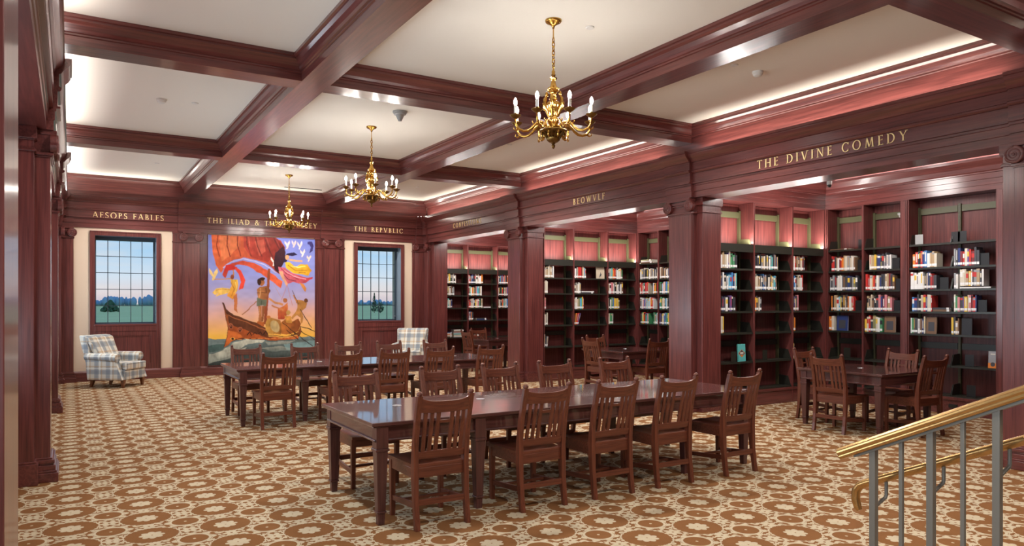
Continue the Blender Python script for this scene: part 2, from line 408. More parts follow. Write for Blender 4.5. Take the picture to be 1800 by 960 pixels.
# ------------------------------------------------------------------ columns
def spiral(m_, cx, cz, y, r0, turns, sgn, mi=0):
    pts = []; rad = []
    n_ = int(22 * turns)
    for i in range(n_ + 1):
        t_ = i / n_; a = sgn * t_ * turns * 2 * PI + PI / 2; r = r0 * (1 - .88 * t_)
        pts.append((cx + r * math.cos(a), y, cz + r * math.sin(a))); rad.append(.011 * (1 - .45 * t_))
    m_.tube(pts, rad, 6, mi)
def capital(m_, c_, f, hw):                        # pilaster capital: scrolls, cushion, necking; f = front depth
    zt = 3.173
    m_.box(c_ - hw - .012, c_ + hw + .012, f - .012, f + .12, 2.93, 2.945); m_.box(c_ - hw - .024, c_ + hw + .024, f - .024, f + .12, 2.945, 2.968)
    m_.box(c_ - hw, c_ + hw, f, f + .12, 2.968, 3.15)
    m_.box(c_ - hw + .02, c_ + hw - .02, f - .030, f, 3.060, 3.074); m_.box(c_ - hw + .02, c_ + hw - .02, f - .024, f, 3.088, 3.125)
    m_.box(c_ - hw - .01, c_ + hw + .01, f - .05, f + .12, 3.135, zt)
    for sg in (-1, 1):
        cx = c_ + sg * (hw - .015)
        M = Matrix.Rotation(R(90), 4, 'X')
        m_.lathe([(.0, .0), (.088, .0), (.088, .052), (.078, .058), (.0, .058)], cx, f + .002, 3.055, 24, 0, M)
        spiral(m_, cx, 3.055, f - .055, .078, 2.4, -sg)
        m_.lathe([(.0, .0), (.016, .0), (.014, .010), (0, .014)], cx, f - .055, 3.055, 10, 0, M)
def plinth(m_, c_, f, hw, dep=.12):                # stepped moulded base
    for z0, z1, e in ((0, .085, .062), (.085, .105, .05), (.105, .150, .040), (.150, .165, .026), (.165, .200, .032), (.200, .216, .014)):
        m_.box(c_ - hw - e, c_ + hw + e, f - e, f + dep, z0, z1)
def column(fr, c_, bf=.12, name='column'):
    root = empty(name)
    put(root, fr, c_); struct(root)
    bw = .345; f = .0; bd = .506
    MB().box(-bw, bw, bf, bd, 0, 3.175).build('shaft', WZ, root, .004)
    MB().box(-PIL, PIL, f, bf + .01, .2, 2.95).build('pilaster', WZ, root, .004)
    m_ = MB(); capital(m_, 0, f, PIL); m_.build('capital', WX if fr is FR_END else WY, root, .003)
    m_ = MB()
    for z0, z1, e in ((2.955, 2.972, .016), (2.972, 2.988, .008), (3.055, 3.066, .010), (3.066, 3.175, .022)):
        m_.box(-bw - e, bw + e, bf - e, bd + e, z0, z1)
    m_.build('shaft_cap', WY, root, .003)
    m_ = MB(); plinth(m_, 0, f, PIL, .14)
    m_.build('plinth', WY, root, .005)
    MB().box(-bw - .03, bw + .03, bf - .03, bd + .03, 0, .19).box(-bw - .014, bw + .014, bf - .014, bd + .014, .19, .21).build('base', WY, root, .004)
    return root
for yc in BEAM_Y: column(FR_RIGHT, -yc, .012 if yc < 4 else .12)
for yc in BEAM_Y[1:]: column(FR_LEFT, yc)
# the near pillar on the window side is a plain square one
o = MB().box(-.62, -.19, 3.0, 3.78, 0, 3.175).build('column', WZ, None, .004); struct(o)
# corner columns against the end wall
def corner(fr, c_, w0, w1):
    root = empty('column'); put(root, fr, c_); struct(root)
    MB().box(w0, w1, .12, .506, 0, 3.175).build('shaft', WZ, root, .004)
    MB().box(max(w0, -PIL), min(w1, PIL), 0, .13, .2, 2.95).build('pilaster', WZ, root, .004)
    m_ = MB(); capital(m_, 0, 0, .2); m_.build('capital', WY, root, .003)
    m_ = MB(); plinth(m_, 0, 0, .2); m_.build('plinth', WY, root, .005)
corner(FR_RIGHT, -(YE - .01), -.05, .36); corner(FR_LEFT, YE - .01, -.36, .05)

# ------------------------------------------------------------------ end wall: pilasters, wainscot, windows, cream strips
def end_pilaster(c_, hw, bk0, bk1, half=False):
    root = empty('pilaster'); put(root, FR_END, c_); struct(root)
    MB().box(bk0, bk1, .018, .06, .2, 3.176).build('backing', WZ, root, .003)
    MB().box(-hw, hw, -.030, .02, .2, 2.95).build('shaft', WZ, root, .004)
    m_ = MB(); capital(m_, 0, -.030, hw)
    m_.box(bk0 - .01, bk1 + .01, .004, .05, 2.935, 2.968); m_.box(bk0 - .006, bk1 + .006, .008, .05, 3.13, 3.175)
    m_.build('capital', WX, root, .003)
    m_ = MB(); plinth(m_, 0, -.03, hw, .08); m_.build('plinth', WX, root, .004)
end_pilaster(2.277, .171, -.368, .346); end_pilaster(5.418, .176, -.396, .332)
end_pilaster(-.10, .155, -.16, .165); end_pilaster(7.765, .165, -.215, .12)
MBp = MB()
for x0, x1 in ((XL, 2.10), (2.46, 5.23), (5.60, XR)):
    MBp.box(x0, x1, -.012, .05, 0, .175).px([(-.012, .175), (.0, .195), (.012, .21), (.05, .21), (.05, .175)], x0, x1)
struct(put(MBp.build('baseboard_end', WX, None, .002), FR_END))
for i, (a_, b_) in enumerate(WIN):
    m_ = MB()                                      # wooden surround from skirting to architrave
    m_.box(a_, a_ + .088, .012, .05, .2, 3.11).box(b_ - .083, b_, .012, .05, .2, 3.11).box(a_ + .088, b_ - .083, .012, .05, 3.022, 3.11)
    m_.box(a_ + .088, b_ - .083, .012, .05, 1.02, 1.165)
    m_.box(a_ + .088, a_ + .19, .020, .05, .2, 1.02).box(b_ - .185, b_ - .083, .020, .05, .2, 1.02).box(a_ + .19, b_ - .185, .020, .05, .2, .33).box(a_ + .19, b_ - .185, .020, .05, .93, 1.02)
    m_.box(a_ + .185, b_ - .18, .036, .055, .32, .94)
    for q in ((a_ + .19, a_ + .212, .33, .93), (b_ - .207, b_ - .185, .33, .93)): m_.box(q[0], q[1], .026, .05, q[2], q[3])
    m_.box(a_ + .212, b_ - .207, .026, .05, .908, .93).box(a_ + .212, b_ - .207, .026, .05, .33, .352)
    e_ = .022
    m_.box(a_ - .006, a_ + .02, .0, .03, .2, 3.116).box(b_ - .02, b_ + .006, .0, .03, .2, 3.116).box(a_ - .006, b_ + .006, .0, .03, 3.09, 3.116)
    root = struct(put(m_.build('window_%d' % (i + 1), WZ, None, .003), FR_END))
    x0, x1 = a_ + .074, b_ - .074
    m_ = MB()                                      # deep dark reveal
    m_.box(x0 - .002, x0 + .012, .03, .40, WZ0, WZ1).box(x1 - .012, x1 + .002, .03, .40, WZ0, WZ1).box(x0, x1, .03, .40, WZ1 - .012, WZ1 + .002)
    m_.build('reveal', plain('reveal_paint', (.20, .26, .33), .25, coat=.6), root)
    MB().box(x0, x1, .005, .40, WZ0 - .03, WZ0 + .01).build('sill', WX, root, .003)
    m_ = MB(); yg = .33                            # window frame, muntins, shade pocket
    m_.box(x0 + .012, x0 + .042, yg, yg + .05, WZ0, WZ1).box(x1 - .042, x1 - .012, yg, yg + .05, WZ0, WZ1).box(x0 + .03, x1 - .03, yg, yg + .05, WZ0, WZ0 + .04)
    m_.box(x0 + .012, x1 - .012, yg - .10, yg + .05, 2.945, WZ1)
    cx0 = (a_ + b_) / 2
    for q in (-1.5, -.5, .5, 1.5): m_.box(cx0 + q * .2165 - .0065, cx0 + q * .2165 + .0065, yg + .01, yg + .035, WZ0, 2.96)
    for q in range(1, 5): zz = 1.205 + q * .3515; m_.box(x0, x1, yg + .01, yg + .035, zz - .0065, zz + .0065)
    m_.build('window_frame', FRAMEB, root)
    MB().box(x0 + .02, x1 - .02, yg + .02, yg + .026, WZ0, WZ1).build('pane', GLASS, root)
    if i: MB().lathe([(0, 0), (.02, 0), (.024, .006), (.02, .012), (0, .012)], x1 - .06, yg - .012, 1.28, 14, 0, Matrix.Rotation(R(90), 4, 'X')).build('latch', SILVER, root, smooth=40)

# ------------------------------------------------------------------ gilt inscriptions on the friezes
def arc(cx, cy, rx, ry, a0, a1, w0, w1, n=14):     # quads of an arc, thick at the sides, thin at top and bottom
    qs = []
    for i in range(n):
        A0 = R(a0 + (a1 - a0) * i / n); A1 = R(a0 + (a1 - a0) * (i + 1) / n)
        W0 = w1 + (w0 - w1) * abs(math.cos(A0)) ** 1.3; W1 = w1 + (w0 - w1) * abs(math.cos(A1)) ** 1.3
        qs.append([(cx + rx * math.cos(A0), cy + ry * math.sin(A0)), (cx + rx * math.cos(A1), cy + ry * math.sin(A1)),
                   (cx + (rx - W1) * math.cos(A1), cy + (ry - W1) * math.sin(A1)), (cx + (rx - W0) * math.cos(A0), cy + (ry - W0) * math.sin(A0))])
    return qs
def line(x0, y0, x1, y1, w_):
    dx, dy = x1 - x0, y1 - y0; ln = math.hypot(dx, dy)
    if abs(dx) >= abs(dy): ox, oy = 0, w_ / 2
    else: ox, oy = w_ / 2, 0
    return [(x0 - ox, y0 - oy), (x1 - ox, y1 - oy), (x1 + ox, y1 + oy), (x0 + ox, y0 + oy)]
TK, TN, SF = .135, .060, .045
def stem(x, y0=0, y1=1, w_=TK): return [line(x, y0, x, y1, w_), [(x - w_ / 2 - .08, y0), (x + w_ / 2 + .08, y0), (x + w_ / 2 + .07, y0 + SF), (x - w_ / 2 - .07, y0 + SF)],
                                        [(x - w_ / 2 - .07, y1 - SF), (x + w_ / 2 + .07, y1 - SF), (x + w_ / 2 + .08, y1), (x - w_ / 2 - .08, y1)]]
def serif(x, y): return [[(x - .13, y - .022), (x + .13, y - .022), (x + .13, y + .022), (x - .13, y + .022)]]
def armr(x0, x1, y, up): return [line(x0, y, x1, y, TN), [(x1 - .03, y - TN / 2), (x1 + .035, y - TN / 2 + (0 if up > 0 else -.11)), (x1 + .035, y + TN / 2 + (.11 if up > 0 else 0)), (x1 - .03, y + TN / 2)]]
G = {
 'A': (.92, [line(.12, 0, .44, 1, TN), line(.48, 1, .82, 0, TK), line(.24, .36, .68, .36, TN)] + serif(.12, .02) + serif(.82, .02)),
 'B': (.66, stem(.16) + arc(.26, .755, .27, .245, -90, 90, TK, TN) + arc(.28, .27, .32, .27, -90, 90, TK, TN) + [line(.16, .51, .3, .51, TN), line(.16, .97, .3, .97, TN), line(.16, .03, .3, .03, TN)]),
 'C': (.86, arc(.48, .5, .44, .52, 48, 312, TK, TN, 20) + [line(.77, .72, .80, .95, .05), line(.77, .28, .80, .05, .05)]),
 'D': (.90, stem(.16) + arc(.34, .5, .50, .5, -90, 90, TK, TN, 18) + [line(.16, .97, .36, .97, TN), line(.16, .03, .36, .03, TN)]),
 'E': (.58, stem(.16) + armr(.16, .50, .97, -1) + armr(.16, .46, .52, 1) + armr(.16, .54, .03, 1)),
 'F': (.56, stem(.16) + armr(.16, .52, .97, -1) + armr(.16, .46, .52, 1)),
 'H': (.94, stem(.16) + stem(.78) + [line(.16, .52, .78, .52, TN)]),
 'I': (.34, stem(.17)),
 'L': (.58, stem(.16) + armr(.16, .55, .03, 1)),
 'M': (1.08, [line(.16, 0, .24, 1, TN), line(.26, 1, .54, .05, TK), line(.54, .05, .80, 1, TN), line(.84, 1, .92, 0, TK)] + serif(.16, .02) + serif(.92, .02)),
 'N': (.94, [line(.16, 0, .16, 1, TN), line(.16, 1, .78, 0, TK), line(.79, 0, .79, 1, TN)] + serif(.16, .02) + serif(.79, .98) + serif(.12, .98)),
 'O': (1.02, arc(.51, .5, .47, .52, 0, 360, TK, TN, 26)),
 'P': (.62, stem(.16) + arc(.27, .735, .29, .265, -90, 90, TK, TN) + [line(.16, .97, .3, .97, TN), line(.16, .49, .3, .49, TN)]),
 'R': (.74, stem(.16) + arc(.27, .745, .28, .255, -90, 90, TK, TN) + [line(.16, .97, .3, .97, TN), line(.16, .51, .3, .51, TN), line(.36, .5, .70, .02, TK)] + serif(.70, .02)),
 'S': (.58, arc(.29, .745, .235, .265, 35, 270, TK * .8, TN + .03) + arc(.30, .265, .25, .275, -145, 90, TK * .8, TN + .03) + [line(.46, .80, .485, .97, .045), line(.07, .03, .09, .22, .045)]),
 'T': (.78, stem(.39) + [line(.08, .97, .70, .97, TN), line(.07, .86, .05, .99, .05), line(.71, .86, .73, .99, .05)]),
 'V': (.88, [line(.10, 1, .44, 0, TK), line(.46, 0, .78, 1, TN)] + serif(.12, .98) + serif(.78, .98)),
 'W': (1.3, [line(.10, 1, .38, 0, TK), line(.40, 0, .64, 1, TN), line(.62, 1, .92, 0, TK), line(.94, 0, 1.2, 1, TN)] + serif(.12, .98) + serif(1.2, .98) + serif(.64, .98)),
 'Y': (.82, [line(.10, 1, .41, .48, TK), line(.43, .48, .74, 1, TN), line(.42, 0, .42, .5, TK)] + serif(.42, .02) + serif(.11, .98) + serif(.73, .98)),
 '&': (.94, arc(.40, .76, .20, .25, 0, 360, .09, TN, 16) + arc(.36, .27, .33, .29, 70, 330, TK, TN, 18) + [line(.30, .60, .82, .02, TK), line(.62, .18, .84, .55, TN)] + serif(.84, .55)),
 ' ': (.42, [])}
def inscription(text, fr, x0, x1, z0, h, label, f=-.001):
    adv = sum(G[c_][0] for c_ in text) * h; sp_ = ((x1 - x0) - adv) / max(1, len(text) - 1)
    root = empty('inscription'); put(root, fr, (x0 + x1) / 2); xm = (x0 + x1) / 2
    x = x0 - xm
    for c_ in text:
        wd, qs = G[c_]
        if qs:
            m_ = MB()
            for q in qs: m_.prism([(x + p[0] * h, z0 + p[1] * h) for p in q], f - .007, f + .004, lambda p, t_: (p[0], t_, p[1]))
            m_.build('letter', GOLD, root)
        x += wd * h + sp_
    return tag(root, label, 'lettering', 'gilt inscriptions around the frieze')
inscription('AESOPS FABLES', FR_END, .393, 1.734, 3.388, .118, 'gold letters reading AESOPS FABLES over the window beside the left corner')
inscription('THE ILIAD & THE ODYSSEY', FR_END, 2.605, 5.063, 3.405, .113, 'gold letters reading THE ILIAD & THE ODYSSEY above the painting')
inscription('THE REPVBLIC', FR_END, 5.981, 7.276, 3.400, .113, 'gold letters reading THE REPVBLIC over the window with the conifer')
inscription('CONFESSIONS', FR_RIGHT, -15.565, -14.185, 3.412, .108, 'gold letters reading CONFESSIONS on the farthest alcove beam')
inscription('BEOWVLF', FR_RIGHT, -10.711, -9.803, 3.408, .108, 'gold letters reading BEOWVLF on the middle alcove beam')
inscription('THE DIVINE COMEDY', FR_RIGHT, -6.564, -4.526, 3.406, .112, 'gold letters reading THE DIVINE COMEDY on the nearest alcove beam')

# ------------------------------------------------------------------ alcoves: ceilings, headers, partitions
HEAD = [(.62, 3.19), (0, 3.19), (0, 3.265), (-.010, 3.269), (-.010, 3.345), (-.020, 3.349), (-.020, 3.425), (-.040, 3.430), (-.040, 3.446), (-.050, 3.46), (-.066, 3.52), (-.10, 3.575),
        (-.115, 3.60), (-.115, 3.625), (-.03, 3.632), (-.03, 3.86), (.62, 3.86)]
AL0, AL1 = XR + .41, XB + .35
for y0, y1 in ((-1.3, 2.95), (3.52, 8.30), (8.30, 13.07), (13.07, 17.62)):
    struct(MB().box(AL0 - .01, AL1, y0, y1, 3.85, 3.95).build('alcove_ceiling', WX))
for yc in (5.86, 10.62, 15.3):
    struct(MB().py([(AL0 - .02, 3.66), (AL1, 3.66), (AL1, 3.86), (AL0 - .02, 3.86)], yc - .17, yc + .17).build('alcove_beam', WX))
PART = (7.70, 12.46, 17.25)
for i, yb in enumerate(PART):
    dep = .62 if i < 2 else .37
    m_ = MB().px([(yb + min(d, dep), z) for d, z in HEAD], AL0 + .02, AL1)
    if i < 2: m_.box(AL0 + .09, AL1, yb + .59, yb + .62, 0, 3.2)
    struct(m_.build('wall_partition_%d' % (i + 1), WX))
struct(MB().box(AL0 + .09, AL1, 2.95, 3.52, 0, 3.86).build('wall_partition_4', WX))
for i, (y0, y1) in enumerate(((3.5, 7.72), (8.3, 12.48), (13.06, 17.27))):
    struct(MB().py([(XB + d, z) for d, z in HEAD if True], y0, y1).build('trim_%d' % (4 + i), WY))
    y2 = PART[i]
    struct(MB().box(XB - .012, XB + .34, y2 - .03, y2 + .05, 0, 3.2).build('corner_post', WZ))
# ------------------------------------------------------------------ bookcases
SHELF_Z = (2.50, 2.148, 1.822, 1.488, 1.155, .705, .270)
def shelf_part(x0, x1, z, root, lit):
    m_ = MB().box(x0, x1, .015, .275, z - .020, z).box(x0, x1, .012, .020, z - .030, z)
    if lit: m_ = MB().box(x0, x1, .02, .275, z - .085, z - .070).box(x0, x1, .006, .022, z - .095, z + .028)
    s_ = m_.build('shelf', STEEL, root)
    for xx in (x0 + .003, x1 - .007):
        zz = z - .07 if lit else z
        hh = .20 if lit else .165
        MB().px([(.018, zz), (.27, zz), (.27, zz + hh), (.075, zz + hh - .012)], xx, xx + .004).build('end_bracket', OLIVE if lit else STEEL, s_)
def bookcase(fr, x0, x1, label, lit=True, mids=()):
    root = empty('bookcase'); put(root, fr, (x0 + x1) / 2); h = (x1 - x0) / 2
    tag(root, label, 'bookcase', 'built-in alcove bookcases')
    MB().box(-h, h, .300, .318, .02, 3.185).build('back_panel', BX, root)
    for xx in (-h, h - .017): MB().box(xx, xx + .017, 0, .30, .02, 3.188).build('side_panel', BX, root, .002)
    MB().box(-h, h, .006, .30, 0, .232).box(-h, h, -.008, .30, .205, .248).build('base', CX if 0 else WX, root, .003)
    cols = [-h + .017] + list(mids) + [h - .017]
    for q, xx in enumerate(cols):
        c0 = xx if q == 0 else (xx - .036 if q == len(cols) - 1 else xx - .020)
        m_ = MB().box(c0, c0 + .036, .255, .298, .25, 3.08)
        if mids:
            for zz in range(26): m_.box(c0 + .010, c0 + .026, .2535, .256, 2.56 + zz * .02, 2.57 + zz * .02, 1)
        m_.build('upright', [OLIVE, BLACK], root)
    for q in range(len(cols) - 1):
        a_, b_ = cols[q], cols[q + 1]
        MB().box(a_ + .03, b_ - .03, .262, .284, 2.965, 3.058).build('top_rail', OLIVE, root)
        MB().box(a_ + .03, b_ - .03, .262, .284, .93, 1.02).build('middle_rail', STEEL, root)
        for i, z in enumerate(SHELF_Z): shelf_part(a_ + .002, b_ - .002, z, root, lit and i == 0)
    return root
def FRP(yb): return ((0, yb, 0), 0)
FRW = ((XB, 0, 0), -PI / 2)
BAYX = ((8.385, 9.152), (9.152, 10.079), (10.079, 10.905))
nm = ('nearest', 'middle', 'farthest'); bn = ('pier-side', 'central', 'corner')
for i, yb in enumerate(PART):
    for j, (a_, b_) in enumerate(BAYX):
        bookcase(FRP(yb), a_, b_, 'built-in %s bookcase bay with lit top, on the back wall of the %s alcove' % (bn[j], nm[i]))
bookcase(FRW, -7.668, -7.022, 'narrow built-in bookcase on the outer wall, beside the nearest alcove corner', False)
bookcase(FRW, -7.022, -6.385, 'narrow built-in bookcase with white clips on its rail, nearest alcove outer wall', False)
bookcase(FRW, -6.285, -5.035, 'wide double built-in bookcase framed by pilasters, nearest alcove outer wall', False, (0.0,))
for ya, yb_ in ((6.385, 6.285), (5.035, 4.935)):
    struct(MB().box(XB - .018, XB + .30, yb_, ya, 0, 3.19).box(XB - .026, XB, yb_ + .02, ya - .02, .26, 3.17).build('trim_8' if ya > 6 else 'trim_9', WZ, None, .003))
bookcase(FRW, -4.935, -3.60, 'built-in bookcase mostly hidden behind the nearest column', False, (0.0,))
bookcase(FRW, -12.43, -11.785, 'narrow built-in bookcase beside the corner, middle alcove outer wall', False)
bookcase(FRW, -11.785, -11.145, 'narrow built-in bookcase partly behind the pier, middle alcove outer wall', False)

# ------------------------------------------------------------------ books
PAL = {'cream': (.66, .60, .48), 'white': (.78, .77, .74), 'black': (.018, .018, .022), 'charcoal': (.06, .06, .07), 'grey': (.30, .30, .31), 'red': (.55, .035, .03), 'maroon': (.20, .025, .03),
       'orange': (.75, .22, .03), 'yellow': (.75, .50, .06), 'navy': (.03, .05, .17), 'blue': (.06, .20, .48), 'sky blue': (.12, .44, .65), 'green': (.07, .28, .12), 'olive': (.25, .24, .10),
       'tan': (.46, .32, .18), 'brown': (.20, .11, .06), 'pink': (.62, .22, .24), 'purple': (.15, .09, .26), 'teal': (.10, .42, .40), 'beige': (.55, .46, .34)}
BM = {k_: plain('book_cover_' + k_.replace(' ', '_'), c_, .45) for k_, c_ in PAL.items()}
PAGE = plain('book_pages', (.72, .68, .58), .9); LABEL = plain('spine_label', (.82, .82, .80), .6)
NEU = ['cream', 'white', 'charcoal', 'black', 'grey', 'beige', 'tan', 'brown', 'navy', 'white', 'cream', 'maroon', 'olive', 'charcoal', 'black']
BRI = ['red', 'blue', 'yellow', 'orange', 'green', 'cream', 'white', 'black', 'sky blue', 'pink', 'purple', 'teal', 'beige', 'charcoal', 'white']
ORD = 'first second third fourth fifth sixth seventh eighth ninth tenth eleventh twelfth thirteenth fourteenth fifteenth sixteenth seventeenth eighteenth nineteenth twentieth twenty-first twenty-second'.split()
SHN = ('top', 'second', 'third', 'fourth', 'fifth', 'sixth', 'lowest')
def book_mesh(m_, x, y, z, t_, h, d, mi, acc, lab=True, lean=0.0, band=0):   # spine faces -y; material slots: cover, pages, label, accent
    b0 = len(m_.v)
    c_ = .0022
    m_.box(x, x + c_, y, y + d, z, z + h, mi[0]); m_.box(x + t_ - c_, x + t_, y, y + d, z, z + h, mi[0]); m_.box(x + c_, x + t_ - c_, y, y + c_, z, z + h, mi[0])
    m_.box(x + c_, x + t_ - c_, y + c_, y + d - .004, z + .003, z + h - .003, mi[1])
    if lab: m_.box(x + .001, x + t_ - .001, y - .0008, y, z + .018, z + .052, mi[2])
    if band == 1: m_.box(x + .001, x + t_ - .001, y - .0006, y, z + h * .55, z + h * .85, mi[3])
    elif band == 2: m_.box(x, x + t_, y - .0006, y, z + h * .80, z + h * .93, mi[3])
    elif band == 3: m_.box(x + t_ * .3, x + t_ * .7, y - .0006, y, z + h * .35, z + h * .9, mi[3])
    if lean:
        for i in range(b0, len(m_.v)):
            px_, py_, pz_ = m_.v[i]; m_.v[i] = (px_ + (pz_ - z) * lean, py_, pz_)
BOOKS = 0
REST = MB(); RMATS = [PAGE, LABEL] + list(BM.values()); RIDX = {k_: i + 2 for i, k_ in enumerate(BM)}
def row(fr, xa, xb, sh, place, pal='mix', leans=0, first=None, tall=1.0, stuff_=False, flatend=0, cols=None):
    """a row of upright books from xa to xb on shelf number sh"""
    global BOOKS
    z = SHELF_Z[sh]; x = xa; k_ = 0; prev = None
    gap = (SHELF_Z[sh - 1] - z - .05)
    while x < xb - .012:
        t_ = rnd.choice((.016, .02, .024, .028, .032, .036, .042)); t_ = min(t_, xb - x)
        h = min(gap, rnd.uniform(.20, .262) * tall); d = rnd.uniform(.14, .18)
        pool = NEU if pal == 'neutral' else BRI if pal == 'bright' else (NEU if rnd.random() < .6 else BRI)
        cn = cols[k_] if cols and k_ < len(cols) else rnd.choice(pool)
        ac = rnd.choice(['white', 'cream', 'black', 'yellow', 'red', 'tan', 'grey'])
        bd = rnd.choice((0, 0, 1, 2, 3)); lean = 0
        if leans and k_ >= leans: lean = .10 * (k_ - leans + 1)
        y = .022 + rnd.uniform(0, .012)
        if stuff_:
            b0 = len(REST.v); book_mesh(REST, x, y, z, t_, h, d, (RIDX[cn], 0, 1, RIDX[ac]), ac, True, lean, bd); xform_rest(b0, fr)
        else:
            m_ = MB(); book_mesh(m_, -t_ / 2, y, 0, t_, h, d, (0, 1, 2, 3), ac, True, lean, bd)
            o_ = m_.build('book', [BM[cn], PAGE, LABEL, BM[ac]], None, fix=False); put(o_, fr, x + t_ / 2); o_.location.z = z + .0005
            sz = 'slim ' if t_ < .022 else 'thick ' if t_ > .034 else ''
            tag(o_, '%s%s book, %s from left on the %s shelf, %s' % (sz, cn, ORD[k_], SHN[sh], place), 'book', 'books on the ' + SHN[sh] + ' shelves'); BOOKS += 1
        x += t_ + rnd.uniform(.0006, .002); k_ += 1
    return x
def xform_rest(b0, fr):
    (ox, oy, oz), rz = fr; c_, s_ = math.cos(rz), math.sin(rz)
    for i in range(b0, len(REST.v)):
        a_, b_, z_ = REST.v[i]; REST.v[i] = (ox + a_ * c_ - b_ * s_, oy + a_ * s_ + b_ * c_, z_)
def flat(fr, xa, sh, n_, place, wd=.24, cols=None, stuff_=False, z0=0.0):
    """n_ books lying flat in a pile, their spines to the front"""
    global BOOKS
    z = SHELF_Z[sh] + z0
    for k_ in range(n_):
        t_ = rnd.uniform(.016, .032); w_ = wd * rnd.uniform(.86, 1.0); d = rnd.uniform(.16, .19); cn = cols[k_] if cols else rnd.choice(NEU + BRI)
        jx = rnd.uniform(0, .012)
        def pile(m_, x, zz, mi):
            m_.box(x, x + w_, .03, .03 + d, zz, zz + .002, mi[0]); m_.box(x, x + w_, .03, .03 + d, zz + t_ - .002, zz + t_, mi[0]); m_.box(x, x + w_, .03, .032, zz, zz + t_, mi[0])
            m_.box(x + .003, x + w_ - .003, .032, .027 + d, zz + .002, zz + t_ - .002, mi[1]); m_.box(x + w_ * .78, x + w_ * .92, .0292, .03, zz + .001, zz + t_ - .001, mi[2])
        if stuff_:
            b0 = len(REST.v); pile(REST, xa + jx, z, (RIDX[cn], 0, 1)); xform_rest(b0, fr)
        else:
            m_ = MB(); pile(m_, -w_ / 2, 0, (0, 1, 2)); o_ = m_.build('book', [BM[cn], PAGE, LABEL], None, fix=False); put(o_, fr, xa + jx + w_ / 2); o_.location.z = z + .0005
            tag(o_, '%s book lying flat, %s from the bottom, on the %s shelf, %s' % (cn, ORD[k_], SHN[sh], place), 'book', 'books on the ' + SHN[sh] + ' shelves'); BOOKS += 1
        z += t_ + .0005
def bookend(fr, x, sh, place, wd=.10, h=.17, mat=BLACK, col='black'):
    m_ = MB().box(-wd / 2, wd / 2, .05, .053, 0, h).box(-wd / 2, wd / 2, .05, .18, 0, .0025)
    o_ = m_.build('bookend', mat); put(o_, fr, x); o_.location.z = SHELF_Z[sh] + .0003
    tag(o_, '%s metal bookend on the %s shelf, %s' % (col, SHN[sh], place), 'bookend', 'steel bookends')
def cover_book(fr, x, sh, label, col, wd=.17, h=.235, lean=.06, deco=None, mat=None):
    """a book standing face-out"""
    m_ = MB(); t_ = .022
    m_.box(-wd / 2, wd / 2, 0, .003, 0, h, 0).box(-wd / 2, wd / 2, t_ - .003, t_, 0, h, 0).box(-wd / 2, -wd / 2 + .003, 0, t_, 0, h, 0).box(-wd / 2 + .003, wd / 2 - .004, .003, t_ - .003, .003, h - .003, 1)
    if deco == 'diamond':
        for r_, mi, e in ((.078, 3, .0006), (.068, 2, .0010)):
            m_.prism([(-r_, h * .46), (0, h * .46 - r_ * .8), (r_, h * .46), (0, h * .46 + r_ * .8)], -e, 0, lambda p, q: (p[0], q, p[1]), mi)
        m_.prism([(-.03, h * .37), (0, h * .37 - .028), (.03, h * .37)], -.0013, 0, lambda p, q: (p[0], q, p[1]), 3)
        for zz in (.46, .42, .50): m_.box(-.036, .036, -.0014, 0, h * zz, h * zz + .007, 1)
    elif deco == 'grey':
        m_.box(-wd / 2, wd / 2, -.0006, 0, 0, h * .30, 3); m_.lathe([(0, 0), (.030, 0), (.030, .0012), (0, .0012)], 0, -.0002, h * .22, 16, 2, Matrix.Rotation(R(90), 4, 'X')); m_.box(-.03, .03, -.0008, 0, h * .80, h * .86, 1)
    elif deco == 'sketch':
        for a_, b_, c_, d_ in ((-.02, .02, .05, .09), (-.005, .03, .08, .11), (-.03, -.01, .03, .05), (.0, .012, .10, .135)): m_.box(a_, b_, -.0006, 0, c_, d_, 2)
    elif deco == 'photo':
        m_.box(-wd * .3, wd * .3, -.0006, 0, h * .15, h * .7, 2)
    o_ = m_.build('book', [BM[col], PAGE, BM['charcoal'], BM['orange']], None)
    put(o_, fr, x); o_.location.z = SHELF_Z[sh] + .0005
    (ox, oy, oz), rz = fr
    o_.location.x += -math.sin(rz) * .05; o_.location.y += math.cos(rz) * .05
    o_.rotation_euler = (-lean, 0, rz)
    tag(o_, label, 'book', 'books shown face-out')
P1, P2, P3 = FRP(7.70), FRP(12.46), FRP(17.25)
n1, n2, n3 = ('%s nearest bay' % s_ for s_ in bn)
# nearest alcove, back wall
row(P1, 8.410, 8.80, 1, n1, 'neutral', cols=['cream', 'white', 'tan', 'tan', 'beige', 'white', 'purple', 'cream', 'green', 'green', 'green', 'black', 'charcoal'])
row(P1, 8.410, 8.78, 2, n1, 'mix', cols=['brown', 'charcoal', 'navy', 'white', 'cream', 'black', 'white', 'sky blue', 'sky blue', 'sky blue', 'blue'])
row(P1, 8.410, 8.76, 3, n1, 'neutral', cols=['black', 'charcoal', 'navy', 'charcoal', 'white', 'black', 'purple', 'purple', 'black', 'charcoal', 'black'])
row(P1, 8.410, 8.50, 4, n1, cols=['white', 'cream', 'yellow', 'yellow', 'yellow'])
cover_book(P1, 8.93, 5, 'teal book with a dark diamond emblem, face-out on a low shelf', 'teal', .17, .27, .05, 'diamond')
row(P1, 9.175, 9.74, 1, n2, 'neutral', cols=['charcoal', 'black', 'charcoal', 'black', 'black', 'grey', 'brown', 'tan', 'cream', 'black', 'beige', 'charcoal', 'white', 'teal', 'teal'])
row(P1, 9.175, 9.72, 2, n2, 'mix', cols=['cream', 'beige', 'cream', 'tan', 'tan', 'black', 'white', 'charcoal', 'blue', 'navy', 'grey', 'black', 'cream', 'charcoal', 'yellow'])
